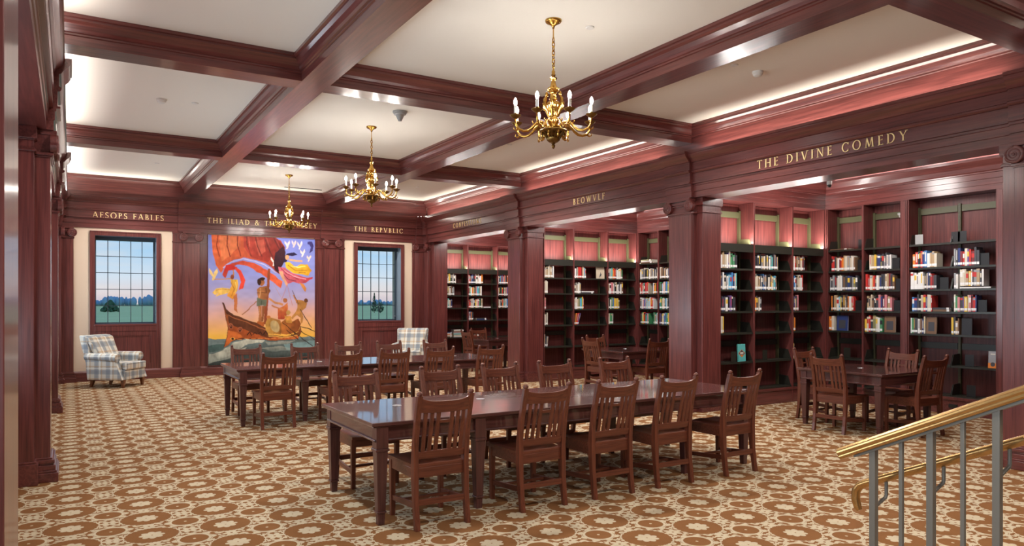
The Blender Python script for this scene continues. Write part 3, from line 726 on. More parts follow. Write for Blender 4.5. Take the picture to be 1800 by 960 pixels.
row(P1, 9.175, 9.36, 3, n2, cols=['red', 'orange', 'charcoal', 'brown', 'cream', 'charcoal'])
row(P1, 9.175, 9.200, 4, n2, cols=['maroon'])
row(P1, 10.105, 10.41, 1, n3, cols=['cream', 'white', 'red', 'brown', 'tan', 'charcoal', 'brown', 'brown', 'cream'])
row(P1, 10.105, 10.39, 2, n3, cols=['navy', 'charcoal', 'blue', 'white', 'black', 'beige', 'cream', 'white', 'white'])
row(P1, 10.105, 10.27, 3, n3, cols=['red', 'charcoal', 'purple', 'yellow', 'charcoal', 'pink', 'white'])
row(P1, 10.105, 10.18, 4, n3, cols=['brown', 'orange', 'black', 'charcoal'])
row(P1, 10.105, 10.165, 5, n3, cols=['yellow', 'tan'])
for i_, (x_, s_) in enumerate(((8.74, 5), (9.46, 5))): bookend(P1, x_, s_, (n1, n2)[i_], .11, .16, STEEL, 'dark')
# nearest alcove, outer wall
o1, o2, o3, o4 = 'outer bay beside corner', 'outer bay with clips', 'wide framed bay', 'outer bay beyond upright'
flat(FRW, -7.64, 0, 1, o1, .36, ['brown'], z0=0)
row(FRW, -7.60, -7.17, 1, o1, cols=['red', 'red', 'charcoal', 'tan', 'white', 'maroon', 'red', 'orange', 'tan', 'cream', 'grey', 'beige', 'cream', 'white', 'brown', 'charcoal'])
row(FRW, -7.63, -7.13, 2, o1, 'neutral', cols=['grey', 'charcoal', 'grey', 'charcoal', 'cream', 'white', 'cream', 'white', 'charcoal', 'brown', 'charcoal', 'navy', 'charcoal', 'grey', 'olive'])
row(FRW, -7.60, -7.20, 3, o1, 'bright', cols=['orange', 'black', 'tan', 'white', 'sky blue', 'yellow', 'black', 'brown', 'cream', 'charcoal', 'orange', 'white', 'tan'])
row(FRW, -7.645, -7.545, 4, o1, cols=['orange', 'orange', 'cream', 'olive'])
cover_book(FRW, -7.42, 4, 'dark blue picture book propped face-out beside orange spines', 'navy', .20, .25, .05, 'photo')
row(FRW, -6.925, -6.56, 1, o2, 'neutral', cols=['cream', 'beige', 'tan', 'yellow', 'charcoal', 'navy', 'olive', 'charcoal', 'grey', 'charcoal', 'white', 'grey'])
row(FRW, -6.985, -6.51, 2, o2, cols=['red', 'red', 'cream', 'orange', 'red', 'charcoal', 'white', 'beige', 'navy', 'charcoal', 'charcoal', 'cream', 'tan', 'maroon', 'charcoal'])
row(FRW, -6.965, -6.55, 3, o2, cols=['tan', 'beige', 'beige', 'brown', 'charcoal', 'black', 'charcoal', 'pink', 'navy', 'maroon', 'pink', 'brown', 'tan', 'pink'])
row(FRW, -7.000, -6.70, 4, o2, 'bright', cols=['yellow', 'cream', 'red', 'charcoal', 'olive', 'cream', 'white', 'green', 'yellow', 'navy', 'red', 'black'])
cover_book(FRW, -6.60, 4, 'brown and gold picture book propped face-out by a black bookend', 'brown', .18, .25, .04, 'photo')
row(FRW, -6.225, -5.86, 1, o3, 'bright', cols=['orange', 'red', 'charcoal', 'black', 'red', 'navy', 'blue', 'white', 'tan', 'tan', 'cream', 'charcoal', 'beige', 'grey', 'cream'])
row(FRW, -6.255, -5.87, 2, o3, cols=['white', 'white', 'white', 'white', 'white', 'white', 'cream', 'charcoal', 'beige', 'navy', 'charcoal', 'red', 'maroon', 'charcoal'])
row(FRW, -6.235, -5.94, 3, o3, cols=['blue', 'navy', 'charcoal', 'black', 'beige', 'red', 'navy', 'cream', 'cream', 'red'])
flat(FRW, -5.935, 3, 2, o3, .27, ['brown', 'charcoal'])
row(FRW, -6.255, -6.04, 4, o3, cols=['white', 'green', 'brown', 'charcoal', 'white', 'brown', 'navy', 'cream'])
cover_book(FRW, -5.96, 4, 'dark brown picture book face-out in the wide framed bay', 'brown', .15, .25, .04, 'photo')
row(FRW, -5.62, -5.28, 1, o4, cols=['grey', 'charcoal', 'navy', 'maroon', 'red', 'cream', 'purple', 'red', 'maroon', 'charcoal', 'charcoal', 'grey', 'charcoal', 'white'])
flat(FRW, -5.545, 2, 1, o4, .42, ['white'])
row(FRW, -5.62, -5.56, 2, o4, cols=['grey', 'white'])
def raised(fr, x0, x1, sh, place, dz, cols):
    SH = SHELF_Z
    globals()['SHELF_Z'] = tuple(z + (dz if i == sh else 0) for i, z in enumerate(SH)); row(fr, x0, x1, sh, place, cols=cols); globals()['SHELF_Z'] = SH
raised(FRW, -5.54, -5.22, 2, o4, .0345, ['cream', 'cream', 'beige', 'tan', 'yellow', 'white', 'charcoal', 'grey', 'tan', 'charcoal'])
row(FRW, -5.625, -5.31, 3, o4, cols=['cream', 'green', 'pink', 'charcoal', 'purple', 'yellow', 'beige', 'pink', 'maroon', 'red', 'navy', 'red'])
row(FRW, -5.655, -5.54, 4, o4, cols=['yellow', 'charcoal', 'tan', 'brown', 'cream'])
cover_book(FRW, -5.46, 4, 'black-covered book face-out beside tan spines, wide framed bay', 'black', .14, .24, .04)
cover_book(FRW, -5.115, 5, 'grey book with orange foot standing face-out by the column', 'grey', .12, .235, .04, 'grey')
for x_, s_, pl_, m_, c_ in ((-7.07, 0, o1, BLACK, 'black'), (-7.08, 2, o1, BLACK, 'black'), (-7.08, 1, o1, BLACK, 'black'), (-7.12, 3, o1, BLACK, 'black'), (-6.50, 1, o2, BLACK, 'black'), (-6.44, 2, o2, BLACK, 'black'), (-6.47, 3, o2, BLACK, 'black'),
                            (-6.14, 0, o3, GREYP, 'pale grey'), (-5.61, 0, o4 + ' beside the upright', BLACK, 'black'), (-5.52, 0, o4, BLACK, 'black'), (-5.77, 2, o3, BLACK, 'black'), (-5.22, 1, o4, BLACK, 'black'), (-5.25, 3, o4, BLACK, 'black'), (-5.42, 5, o4, BLACK, 'black'), (-5.40, 6, o4, BLACK, 'black'), (-7.33, 5, o1, STEEL, 'dark')):
    bookend(FRW, x_, s_, pl_, .12, .17 if s_ else .15, m_, c_)
# middle alcove
m1, m2, m3 = ('%s middle alcove bay' % s_ for s_ in bn)
row(P2, 8.410, 8.66, 1, m1, 'neutral', cols=['cream', 'beige', 'tan', 'cream', 'beige', 'tan', 'grey', 'white', 'cream'], stuff_=True)
row(P2, 8.410, 8.50, 2, m1, cols=['beige', 'cream', 'cream'], stuff_=True)
row(P2, 8.410, 8.46, 3, m1, cols=['pink', 'cream'], stuff_=True)
row(P2, 8.410, 8.50, 4, m1, cols=['white', 'cream', 'charcoal', 'cream'], stuff_=True)
row(P2, 8.410, 8.50, 5, m1, leans=2, cols=['white', 'charcoal', 'grey', 'navy', 'grey'], stuff_=True)
row(P2, 9.175, 9.50, 1, m2, cols=['charcoal', 'white', 'charcoal', 'cream', 'red', 'red', 'red', 'maroon', 'tan', 'cream', 'grey', 'sky blue'], stuff_=True)
cover_book(P2, 9.91, 1, 'cream book with a small dark sketch, face-out in the middle alcove', 'beige', .225, .265, .04, 'sketch')
row(P2, 9.175, 9.36, 2, m2, cols=['cream', 'black', 'beige', 'charcoal', 'cream', 'white'], stuff_=True)
flat(P2, 9.37, 2, 2, m2, .34, ['charcoal', 'white'], stuff_=True)
row(P2, 9.175, 9.43, 3, m2, cols=['cream', 'white', 'beige', 'olive', 'sky blue', 'teal', 'yellow', 'red', 'red', 'orange'], stuff_=True)
row(P2, 9.175, 9.29, 4, m2, leans=1, cols=['brown', 'orange', 'red', 'purple', 'cream'], stuff_=True)
row(P2, 10.105, 10.52, 1, m3, cols=['charcoal', 'grey', 'beige', 'teal', 'orange', 'orange', 'red', 'black', 'white', 'cream', 'white', 'cream', 'pink'], stuff_=True)
row(P2, 10.105, 10.52, 2, m3, cols=['cream', 'white', 'pink', 'pink', 'cream', 'grey', 'black', 'cream', 'white', 'white', 'charcoal', 'white'], stuff_=True)
row(P2, 10.105, 10.42, 3, m3, cols=['cream', 'black', 'white', 'green', 'blue', 'yellow', 'yellow', 'yellow', 'tan', 'yellow'], stuff_=True)
row(P2, 10.105, 10.25, 4, m3, cols=['white', 'cream', 'green', 'green'], stuff_=True)
# the many small rows farther off
for a_, b_, s_ in ((-12.40, -11.80, 1), (-12.40, -12.12, 2), (-11.98, -11.80, 2), (-12.40, -11.95, 3), (-12.38, -12.10, 4), (-11.95, -11.80, 4), (-11.76, -11.45, 1), (-11.76, -11.40, 2), (-11.76, -11.40, 3), (-11.76, -11.42, 4)):
    row(FRW, a_, b_, s_, '', 'bright' if s_ > 1 else 'neutral', stuff_=True)
flat(FRW, -12.38, 0, 3, '', .40, stuff_=True)
for a_, b_, s_ in ((8.41, 8.80, 1), (8.41, 8.76, 2), (8.41, 8.69, 3), (8.41, 8.47, 4), (9.17, 9.63, 1), (9.17, 9.60, 2), (9.17, 9.62, 3), (9.17, 9.32, 4), (10.11, 10.60, 1), (10.11, 10.60, 2), (10.11, 10.60, 3)):
    row(P3, a_, b_, s_, '', 'mix', stuff_=True)
flat(P3, 9.64, 3, 1, '', .22, ['white'], stuff_=True); flat(P3, 9.42, 4, 2, '', .36, ['navy', 'charcoal'], stuff_=True)
flat(P3, 8.42, 5, 6, '', .27, stuff_=True); flat(P3, 8.73, 5, 8, '', .31, stuff_=True); flat(P3, 9.20, 5, 5, '', .3, stuff_=True)
stuff(REST.build('books', RMATS, None, fix=False), 'rows and piles of small books in the middle and farthest alcoves', 'books')

# ------------------------------------------------------------------ reading tables
def leg_bm(x, y):
    m_ = MB()
    def ring(z0, z1, h0, h1): m_.hexa([(x - h0, y - h0, z0), (x + h0, y - h0, z0), (x + h0, y + h0, z0), (x - h0, y + h0, z0)], [(x - h1, y - h1, z1), (x + h1, y - h1, z1), (x + h1, y + h1, z1), (x - h1, y + h1, z1)])
    ring(0, .085, .024, .028); ring(.085, .100, .036, .036); ring(.100, .535, .030, .043); ring(.535, .556, .052, .052); ring(.556, .715, .046, .046)
    return m_
def table(name, cx, cy, lx, ly, legs, label, grom, group, rz=0):
    root = empty(name, (cx, cy, 0), rz); tag(root, label, 'table', group)
    hx, hy = lx / 2, ly / 2
    m_ = MB().box(-hx, hx, -hy, hy, .722, .75); m_.box(-hx + .012, hx - .012, -hy + .012, hy - .012, .712, .722)
    m_.build('tabletop', TX, root, .005)
    m_ = MB(); i_ = .045
    m_.box(-hx + i_, hx - i_, -hy + i_, -hy + i_ + .022, .612, .714).box(-hx + i_, hx - i_, hy - i_ - .022, hy - i_, .612, .714).box(-hx + i_, -hx + i_ + .022, -hy + i_, hy - i_, .612, .714).box(hx - i_ - .022, hx - i_, -hy + i_, hy - i_, .612, .714)
    m_.build('apron', TX, root, .002)
    m_ = MB(); j = .030
    for a_ in ((-hx + j, hx - j, -hy + j, -hy + j + .03), (-hx + j, hx - j, hy - j - .03, hy - j), (-hx + j, -hx + j + .03, -hy + j, hy - j), (hx - j - .03, hx - j, -hy + j, hy - j)): m_.box(*a_, .604, .622)
    m_.build('apron_bead', TX, root, .006)
    for x, y in legs: leg_bm(x, y).build('leg', TZ, root, .003)
    for x, y in grom:
        g = MB().lathe([(0, .7502), (.036, .7502), (.040, .752), (.038, .754), (.030, .754), (.029, .7525), (0, .7525)], x, y, 0, 20).build('cable_grommet', SILVER, root, smooth=40)
        g['label'] = 'round nickel cable grommet'
lx = 4.02; lg = [(sx2 * q, sy2 * .56) for q in (1.925, 1.115) for sx2 in (-1, 1) for sy2 in (-1, 1)]
lg = [(sx2 * q, sy2 * .545) for q in (1.925, 1.115) for sx2 in (-1, 1) for sy2 in (-1, 1)]
table('reading_table', 3.855, 5.545, lx, 1.22, lg, 'long dark reading table nearest the brass stair rail', [(-1.51, .15), (-.71, .15), (.71, .15), (1.51, .15)], 'long reading tables')
table('reading_table', 3.855, 10.455, lx, 1.20, lg, 'long dark reading table nearer the painting and armchairs', [(-1.51, .15), (-.71, .15), (.71, .15), (1.51, .15)], 'long reading tables')
for y, nm_ in ((5.70, 'square dark table in the nearest alcove with chairs on four sides'), (10.48, 'square dark table in the middle alcove'), (15.28, 'square dark table in the farthest alcove')):
    table('alcove_table', 8.92, y, 1.20, 1.20, [(a_ * .52, b_ * .52) for a_ in (-1, 1) for b_ in (-1, 1)], nm_, [(.05, .1)], 'square alcove tables')

# ------------------------------------------------------------------ slat-back chairs (front of the chair = local +y)
def chair_proto():
    root = empty('slat_back_chair')
    # seat with a shallow saddle
    nx, ny = 12, 10; rows_t = []; rows_b = []
    for j in range(ny + 1):
        y = -.235 + .475 * j / ny; hw = .212 + (.016 * j / ny); rt_ = []; rb_ = []
        for i in range(nx + 1):
            s_ = -1 + 2 * i / nx; x = s_ * hw
            dip = .014 * max(0, 1 - ((abs(s_) - .45) / .42) ** 2) * math.sin(PI * min(1, .15 + .8 * (1 - j / ny)))
            rt_.append((x, y, .458 - dip)); rb_.append((x, y, .432))
        rows_t.append(rt_); rows_b.append(rb_)
    m_ = MB(); m_.tri_grid(rows_t); m_.tri_grid([r_[::-1] for r_ in rows_b])
    per_t = rows_t[0] + [r_[-1] for r_ in rows_t[1:]] + rows_t[-1][::-1][1:] + [r_[0] for r_ in rows_t[::-1][1:]]
    per_b = [(p[0], p[1], .432) for p in per_t]
    m_.tri_grid([per_b, per_t])
    m_.build('seat', CX, root, smooth=35)
    m_ = MB().box(-.205, .205, .190, .212, .362, .434).box(-.195, .195, -.236, -.214, .362, .434).box(-.216, -.194, -.22, .20, .362, .434).box(.194, .216, -.22, .20, .362, .434)
    m_.build('seat_rail', CX, root, .003)
    for sg in (-1, 1):
        x = sg * .202; h = .0205
        MB().hexa([(x - h * .85, .19 - h * .85, 0), (x + h * .85, .19 - h * .85, 0), (x + h * .85, .19 + h * .85, 0), (x - h * .85, .19 + h * .85, 0)],
                  [(x - h, .192 - h, .433), (x + h, .192 - h, .433), (x + h, .192 + h, .433), (x - h, .192 + h, .433)]).build('leg', CZ, root, .003)
        # rear leg and back post in one bent piece
        path = [(-.272, 0), (-.256, .10), (-.240, .22), (-.230, .36), (-.230, .48), (-.240, .58), (-.262, .72), (-.296, .86), (-.322, .958)]
        m_ = MB(); vs = []
        for k_, (y, z) in enumerate(path):
            hx = .0195; hy = .019 + .010 * math.exp(-((z - .40) / .14) ** 2); xx = sg * (.200 + .003 * (z > .5))
            vs += [(xx - hx, y - hy, z), (xx + hx, y - hy, z), (xx + hx, y + hy, z), (xx - hx, y + hy, z)]
        fs = [(0, 3, 2, 1)] + [(4 * i + k_, 4 * i + (k_ + 1) % 4, 4 * i + 4 + (k_ + 1) % 4, 4 * i + 4 + k_) for i in range(len(path) - 1) for k_ in range(4)] + [tuple(4 * (len(path) - 1) + k_ for k_ in range(4))]
        m_.add(vs, fs); po = m_.build('back_post', CZ, root, .003)
        MB().lathe([(0, .955), (.016, .955), (.016, .962), (.022, .966), (.0225, .974), (.017, .984), (.008, .990), (0, .991)], sg * .203, -.3225, 0, 12).build('finial', CZ, po, smooth=50)
    # crest rail: bowed back in plan, dipped along the top
    def yl(z): return -.230 - (z - .48) * .195
    rows_ = []
    N_ = 12
    def rail(z0, zt, bow, th, name):
        fr_, bk_, = [], []
        vs = []
        for i in range(N_ + 1):
            s_ = -1 + 2 * i / N_; x = s_ * .186; b_ = -bow * (1 - s_ * s_)
            a0, a1 = z0(s_), zt(s_)
            vs += [(x, yl(a0) + b_ + th / 2, a0), (x, yl(a0) + b_ - th / 2, a0), (x, yl(a1) + b_ - th / 2, a1), (x, yl(a1) + b_ + th / 2, a1)]
        fs = [(0, 1, 2, 3), tuple(4 * N_ + k_ for k_ in (3, 2, 1, 0))] + [(4 * i + k_, 4 * i + 4 + k_, 4 * i + 4 + (k_ + 1) % 4, 4 * i + (k_ + 1) % 4) for i in range(N_) for k_ in range(4)]
        return MB().add(vs, fs).build(name, CX, root, .003)
    rail(lambda s_: .838 - .004 * (1 - s_ * s_), lambda s_: .918 + .022 * s_ ** 4, .024, .024, 'crest_rail')
    rail(lambda s_: .498, lambda s_: .548 + .010 * (1 - s_ * s_), .012, .022, 'lower_rail')
    for x in (-.149, -.102, -.054, .054, .102, .149):
        w_ = .0160 if abs(x) < .08 else .0145; s_ = x / .186; b0 = -.012 * (1 - s_ * s_); b1 = -.022 * (1 - s_ * s_)
        MB().hexa([(x - w_, yl(.54) + b0 - .006, .54), (x + w_, yl(.54) + b0 - .006, .54), (x + w_, yl(.54) + b0 + .006, .54), (x - w_, yl(.54) + b0 + .006, .54)],
                  [(x - w_, yl(.845) + b1 - .006, .845), (x + w_, yl(.845) + b1 - .006, .845), (x + w_, yl(.845) + b1 + .006, .845), (x - w_, yl(.845) + b1 + .006, .845)]).build('slat', CZ, root, .0015)
    MB().hexa([(-.045, yl(.755) - .026, .755), (.045, yl(.755) - .026, .755), (.045, yl(.755) - .014, .755), (-.045, yl(.755) - .014, .755)], [(-.045, yl(.778) - .026, .778), (.045, yl(.778) - .026, .778), (.045, yl(.778) - .014, .778), (-.045, yl(.778) - .014, .778)]).build('cross_piece', CX, root, .0015)
    for sg in (-1, 1):
        MB().hexa([(sg * .200 - .010, -.245, .150), (sg * .200 + .010, -.245, .150), (sg * .200 + .010, .185, .118), (sg * .200 - .010, .185, .118)], [(sg * .200 - .010, -.240, .192), (sg * .200 + .010, -.240, .192), (sg * .200 + .010, .185, .156), (sg * .200 - .010, .185, .156)]).build('stretcher', CY, root, .002)
    MB().box(-.182, .182, -.257, -.238, .168, .212).build('stretcher', CX, root, .002)
    MB().box(-.192, .192, .010, .030, .146, .168).build('stretcher', CX, root, .002)
    return root
proto = chair_proto(); used = False
def chair(x, y, rz, label, group):
    global used
    o_ = proto if not used else copy_tree(proto); used = True
    o_.location = (x, y, 0); o_.rotation_euler = (0, 0, rz); tag(o_, label, 'chair', group)
CXS = (2.296, 3.172, 3.872, 4.570, 5.412)
ow = ('first', 'second', 'third', 'fourth', 'last')
for i, x in enumerate(CXS):
    chair(x, 4.985, rnd.uniform(-.015, .015), 'brown slat-back chair, %s from left on the near side of the front table' % ow[i], 'chairs at the long tables')
for i, x in enumerate(CXS):
    chair(x, 6.265, PI + rnd.uniform(-.015, .015), 'brown slat-back chair, %s from left on the far side of the front table' % ow[i], 'chairs at the long tables')
for i, x in enumerate(CXS):
    chair(x - .012, 9.755, rnd.uniform(-.015, .015), 'brown slat-back chair, %s from left on the near side of the back table' % ow[i], 'chairs at the long tables')
for i, x in enumerate(CXS):
    chair(x - .03, 11.06, PI + rnd.uniform(-.015, .015), 'brown slat-back chair, %s from left on the far side of the back table' % ow[i], 'chairs at the long tables')
for q, (yo, an) in enumerate(((0, 'nearest'), (4.79, 'middle'), (9.60, 'farthest'))):
    G_ = 'chairs at the alcove tables'
    chair(8.345, 5.665 + yo, -PI / 2 + .06, 'brown slat-back chair on the room side of the square table, %s alcove' % an, G_)
    chair(8.90, 6.30 + yo, PI, 'brown slat-back chair between the square table and lit shelves, %s alcove' % an, G_)
    if q < 2: chair(8.94, 5.10 + yo, -.12, 'brown slat-back chair at the near edge of the square table, %s alcove' % an, G_)
    if q == 0: chair(9.41, 5.665 + yo, PI / 2, 'pale-lit slat-back chair facing the room across the nearest alcove table', G_)

# ------------------------------------------------------------------ plaid armchairs
def uv_box(o_, sc=1.0):
    me = o_.data; uv = me.uv_layers.new(name='UVMap')
    for p in me.polygons:
        n_ = p.normal; ax = max(range(3), key=lambda i: abs(n_[i]))
        for li in p.loop_indices:
            c_ = me.vertices[me.loops[li].vertex_index].co
            uv.data[li].uv = (c_.y, c_.z) if ax == 0 else (c_.x, c_.z + c_.y * .15) if ax == 1 else (c_.x, c_.y)
def soft(name, m_, root, bev, seg=4, sm=60):
    o_ = m_.build(name, PLAID, root); uv_box(o_)
    bv = o_.modifiers.new('soft_edge', 'BEVEL'); bv.width = bev; bv.segments = seg; bv.limit_method = 'ANGLE'; bv.angle_limit = R(30)
    o_.data.polygons.foreach_set('use_smooth', [True] * len(o_.data.polygons)); o_.data.set_sharp_from_angle(angle=R(sm))
    return o_
def armchair(loc, rz, label):                      # front = local +y
    root = empty('armchair', loc, rz); tag(root, label, 'armchair', 'plaid armchairs under the windows')
    m_ = MB().box(-.31, .31, -.30, .36, .15, .34); soft('seat_frame', m_, root, .02)
    # T-shaped seat cushion
    m_ = MB().pz([(-.265, -.22), (.265, -.22), (.265, .30), (.30, .30), (.30, .39), (-.30, .39), (-.30, .30), (-.265, .30)], .34, .475); soft('seat_cushion', m_, root, .045, 5)
    # back: leaning, slightly wider at the top
    m_ = MB().hexa([(-.34, -.36, .18), (.34, -.36, .18), (.34, -.20, .18), (-.34, -.20, .18)], [(-.385, -.55, 1.0), (.385, -.55, 1.0), (.385, -.40, .985), (-.385, -.40, .985)]); soft('backrest', m_, root, .035)
    m_ = MB().hexa([(-.268, -.24, .46), (.268, -.24, .46), (.268, -.09, .46), (-.268, -.09, .46)], [(-.372, -.46, .985), (.372, -.46, .985), (.372, -.355, .972), (-.372, -.355, .972)]); soft('back_cushion', m_, root, .045, 5)
    for sg in (-1, 1):
        a_ = MB().hexa([(sg * .33 - .065, -.36, .15), (sg * .33 + .065, -.36, .15), (sg * .33 + .065, .36, .15), (sg * .33 - .065, .36, .15)], [(sg * .33 - .06, -.40, .56), (sg * .33 + .06, -.40, .56), (sg * .33 + .06, .20, .56), (sg * .33 - .06, .20, .56)])
        ar = soft('arm', a_, root, .02)
        # rolled top of the arm, widening to a scroll at the front
        pts = [(sg * .340, -.42, .590), (sg * .343, -.2, .582), (sg * .348, .05, .574), (sg * .352, .245, .568)]
        m_ = MB().tube(pts, [.070, .074, .080, .086], 16)
        ro = m_.build('arm_roll', PLAID, ar, smooth=50); uv_box(ro)
        bv = ro.modifiers.new('soft_edge', 'BEVEL'); bv.width = .014; bv.segments = 3; bv.limit_method = 'ANGLE'; bv.angle_limit = R(50)
    for x, y, k_ in ((-.29, .31, 0), (.29, .31, 0), (-.28, -.31, -.05), (.28, -.31, -.05)):
        MB().hexa([(x - .02, y - .02 + k_, 0), (x + .02, y - .02 + k_, 0), (x + .02, y + .02 + k_, 0), (x - .02, y + .02 + k_, 0)], [(x - .036, y - .036, .152), (x + .036, y - .036, .152), (x + .036, y + .036, .152), (x - .036, y + .036, .152)]).build('leg', LEGM, root, .003)
armchair((.80, 16.03, 0), R(-128), 'blue and cream plaid armchair below the left window, beside the corner column')
armchair((7.02, 16.22, 0), R(148), 'blue and cream plaid armchair below the window with the conifer, behind the table')

# ------------------------------------------------------------------ chandeliers
def chandelier_proto():
    root = empty('chandelier')
    MB().lathe([(0, 4.27), (.078, 4.27), (.078, 4.258), (.070, 4.246), (.052, 4.238), (.030, 4.226), (.014, 4.210), (.010, 4.19), (0, 4.19)][::-1], n=24).build('canopy', BRASS, root, smooth=40)
    m_ = MB()
    m_.tube([(0, 0, 4.20), (0, 0, 4.11)], .006, 8)
    for k_ in range(7):
        z = 4.10 - k_ * .040; ring_ = []
        for q in range(15):
            a_ = 2 * PI * q / 14; r_ = .013 * math.cos(a_); zz = .027 * math.sin(a_)
            ring_.append((r_, 0, z - .018 + zz) if k_ % 2 else (0, r_, z - .018 + zz))
        m_.tube(ring_, .0052, 6)
    m_.build('chain', BRASS, root, smooth=60)
    MB().lathe([(0, 3.355), (.040, 3.355), (.046, 3.375), (.040, 3.395), (.056, 3.425), (.068, 3.462), (.066, 3.485), (.048, 3.503), (.026, 3.513), (.040, 3.525), (.040, 3.533), (.026, 3.545), (.036, 3.562), (.036, 3.572), (.030, 3.585), (.055, 3.602),
                (.062, 3.616), (.052, 3.632), (.034, 3.645), (.026, 3.668), (.018, 3.700), (.034, 3.718), (.036, 3.726), (.016, 3.738), (.021, 3.755), (.015, 3.77), (.018, 3.785), (.009, 3.80), (.008, 3.84), (0, 3.84)], n=20).build('stem', BRASS, root, smooth=50)
    for k_ in range(4):
        a_ = PI / 4 + k_ * PI / 2; c_, s_ = math.cos(a_), math.sin(a_)
        m_ = MB(); m_.tube([(c_ * r_, s_ * r_, z) for r_, z in ((.040, 3.36), (.052, 3.40), (.070, 3.45), (.082, 3.50), (.078, 3.535), (.066, 3.555))], [.012, .018, .021, .020, .016, .009], 8)
        m_.lathe([(0, -.022), (.013, -.016), (.017, 0), (.013, .014), (.004, .026), (0, .028)], c_ * .064, s_ * .064, 3.575, 10)
        m_.tube([(c_ * .075 - s_ * .004, s_ * .075 + c_ * .004, 3.53), (c_ * .10, s_ * .10, 3.49), (c_ * .085, s_ * .085, 3.43), (c_ * .05, s_ * .05, 3.40)], [.006, .008, .007, .005], 6)
        m_.build('figure', BRASS, root, smooth=60)
    m_ = MB().lathe([(0, 3.215), (.060, 3.215), (.060, 3.250), (.064, 3.256), (.064, 3.276), (.050, 3.290), (.056, 3.315), (.044, 3.345), (.042, 3.36), (0, 3.36)], n=20)
    for k_ in range(12):
        a_ = 2 * PI * k_ / 12; m_.lathe([(0, -.012), (.010, -.006), (.011, .003), (.005, .011), (0, .012)], .062 * math.cos(a_), .062 * math.sin(a_), 3.266, 8)
    m_.build('hub', BRASS, root, smooth=50)
    m_ = MB().lathe([(0, 3.060), (.006, 3.062), (.016, 3.078), (.019, 3.092), (.012, 3.104), (.020, 3.110), (.020, 3.116), (.040, 3.122), (.062, 3.140), (.066, 3.160), (.056, 3.172), (.072, 3.180), (.084, 3.192), (.080, 3.206), (.118, 3.214), (.134, 3.226), (.130, 3.234), (.06, 3.238), (0, 3.238)], n=28)
    for k_ in range(16):
        a_ = 2 * PI * k_ / 16; m_.tube([(.066 * math.cos(a_), .066 * math.sin(a_), 3.16), (.082 * math.cos(a_), .082 * math.sin(a_), 3.195), (.128 * math.cos(a_), .128 * math.sin(a_), 3.226)], [.004, .008, .007], 6)
    m_.build('bowl', BRASSD, root, smooth=50)
    for k_ in range(8):
        a_ = R(32.8) + k_ * PI / 4
        M = Matrix.Rotation(a_, 4, 'Z')
        def T(p): q = M @ Vector(p); return (q.x, q.y, q.z)
        pr = [(.055, 3.262), (.085, 3.29), (.12, 3.305), (.155, 3.300), (.185, 3.275), (.215, 3.240), (.255, 3.212), (.300, 3.205), (.345, 3.222), (.372, 3.256), (.378, 3.300), (.378, 3.315)]
        m_ = MB().tube([T((r_, 0, z)) for r_, z in pr], [.010, .012, .013, .012, .013, .0135, .013, .012, .012, .011, .010, .010], 9)
        m_.tube([T((r_, 0, z)) for r_, z in ((.185, 3.275), (.205, 3.29), (.212, 3.302), (.200, 3.306))], [.008, .006, .005, .003], 6)
        m_.tube([T((r_, 0, z)) for r_, z in ((.345, 3.222), (.372, 3.205), (.392, 3.215), (.396, 3.235))], [.009, .008, .006, .003], 6)
        m_.tube([T((r_, 0, z)) for r_, z in ((.100, 3.235), (.120, 3.200), (.118, 3.165), (.100, 3.155), (.090, 3.17))], [.011, .010, .009, .007, .005], 6)
        ar = m_.build('arm', BRASS, root, smooth=60)
        ox, oy, _ = T((.378, 0, 0))
        MB().lathe([(0, 3.312), (.016, 3.312), (.030, 3.322), (.052, 3.340), (.054, 3.345), (.028, 3.336), (.018, 3.338), (.018, 3.362), (.0, 3.362)], ox, oy, 0, 16).build('drip_pan', BRASSD, ar, smooth=40)
        MB().lathe([(0, 3.345), (.0135, 3.345), (.0135, 3.435), (0, 3.435)], ox, oy, 0, 12).build('candle_sleeve', IVORY, ar, smooth=40)
        MB().lathe([(0, 3.434), (.009, 3.436), (.015, 3.452), (.0165, 3.466), (.013, 3.484), (.006, 3.500), (0, 3.506)], ox, oy, 0, 12).build('bulb', BULB, ar, smooth=60)
    return root
ch = chandelier_proto()
for i, (y, lb) in enumerate(((5.602, 'gilt eight-arm chandelier hanging above the front reading table'), (10.405, 'gilt eight-arm chandelier above the back reading table'), (15.208, 'gilt eight-arm chandelier nearest the painting'))):
    o_ = ch if i == 0 else copy_tree(ch)
    o_.location = (3.877, y, 0); tag(o_, lb, 'chandelier', 'gilt chandeliers down the room')

# ------------------------------------------------------------------ small fittings on the ceiling
def disc(name, x, y, prof, mat, label, cat, n_=20):
    o_ = MB().lathe([(r_, ZC - z) for r_, z in prof], x, y, 0, n_).build(name, mat, None, smooth=40)
    return tag(o_, label, cat, 'small ceiling fittings')
SMK = [(0, .062), (.030, .060), (.048, .048), (.052, .030), (.060, .026), (.062, 0), (0, 0)]
FLT = [(0, .012), (.036, .012), (.042, .006), (.042, 0), (0, 0)]
disc('smoke_detector', 1.019, 10.418, SMK, WHITE, 'white domed smoke detector on the second coffer over the left aisle', 'smoke detector')
disc('smoke_detector', 6.74, 5.622, SMK, WHITE, 'white domed smoke detector above the alcove inscription', 'smoke detector')
disc('sprinkler_cap', 1.419, 10.393, FLT, WHITE, 'flat white sprinkler cap beside the domed detector, left aisle', 'sprinkler')
disc('sprinkler_cap', 1.412, 15.242, FLT, WHITE, 'flat white sprinkler cap in the far left coffer', 'sprinkler')
disc('sprinkler_cap', 4.277, 5.561, FLT, WHITE, 'flat white sprinkler cap beside the front chandelier', 'sprinkler')
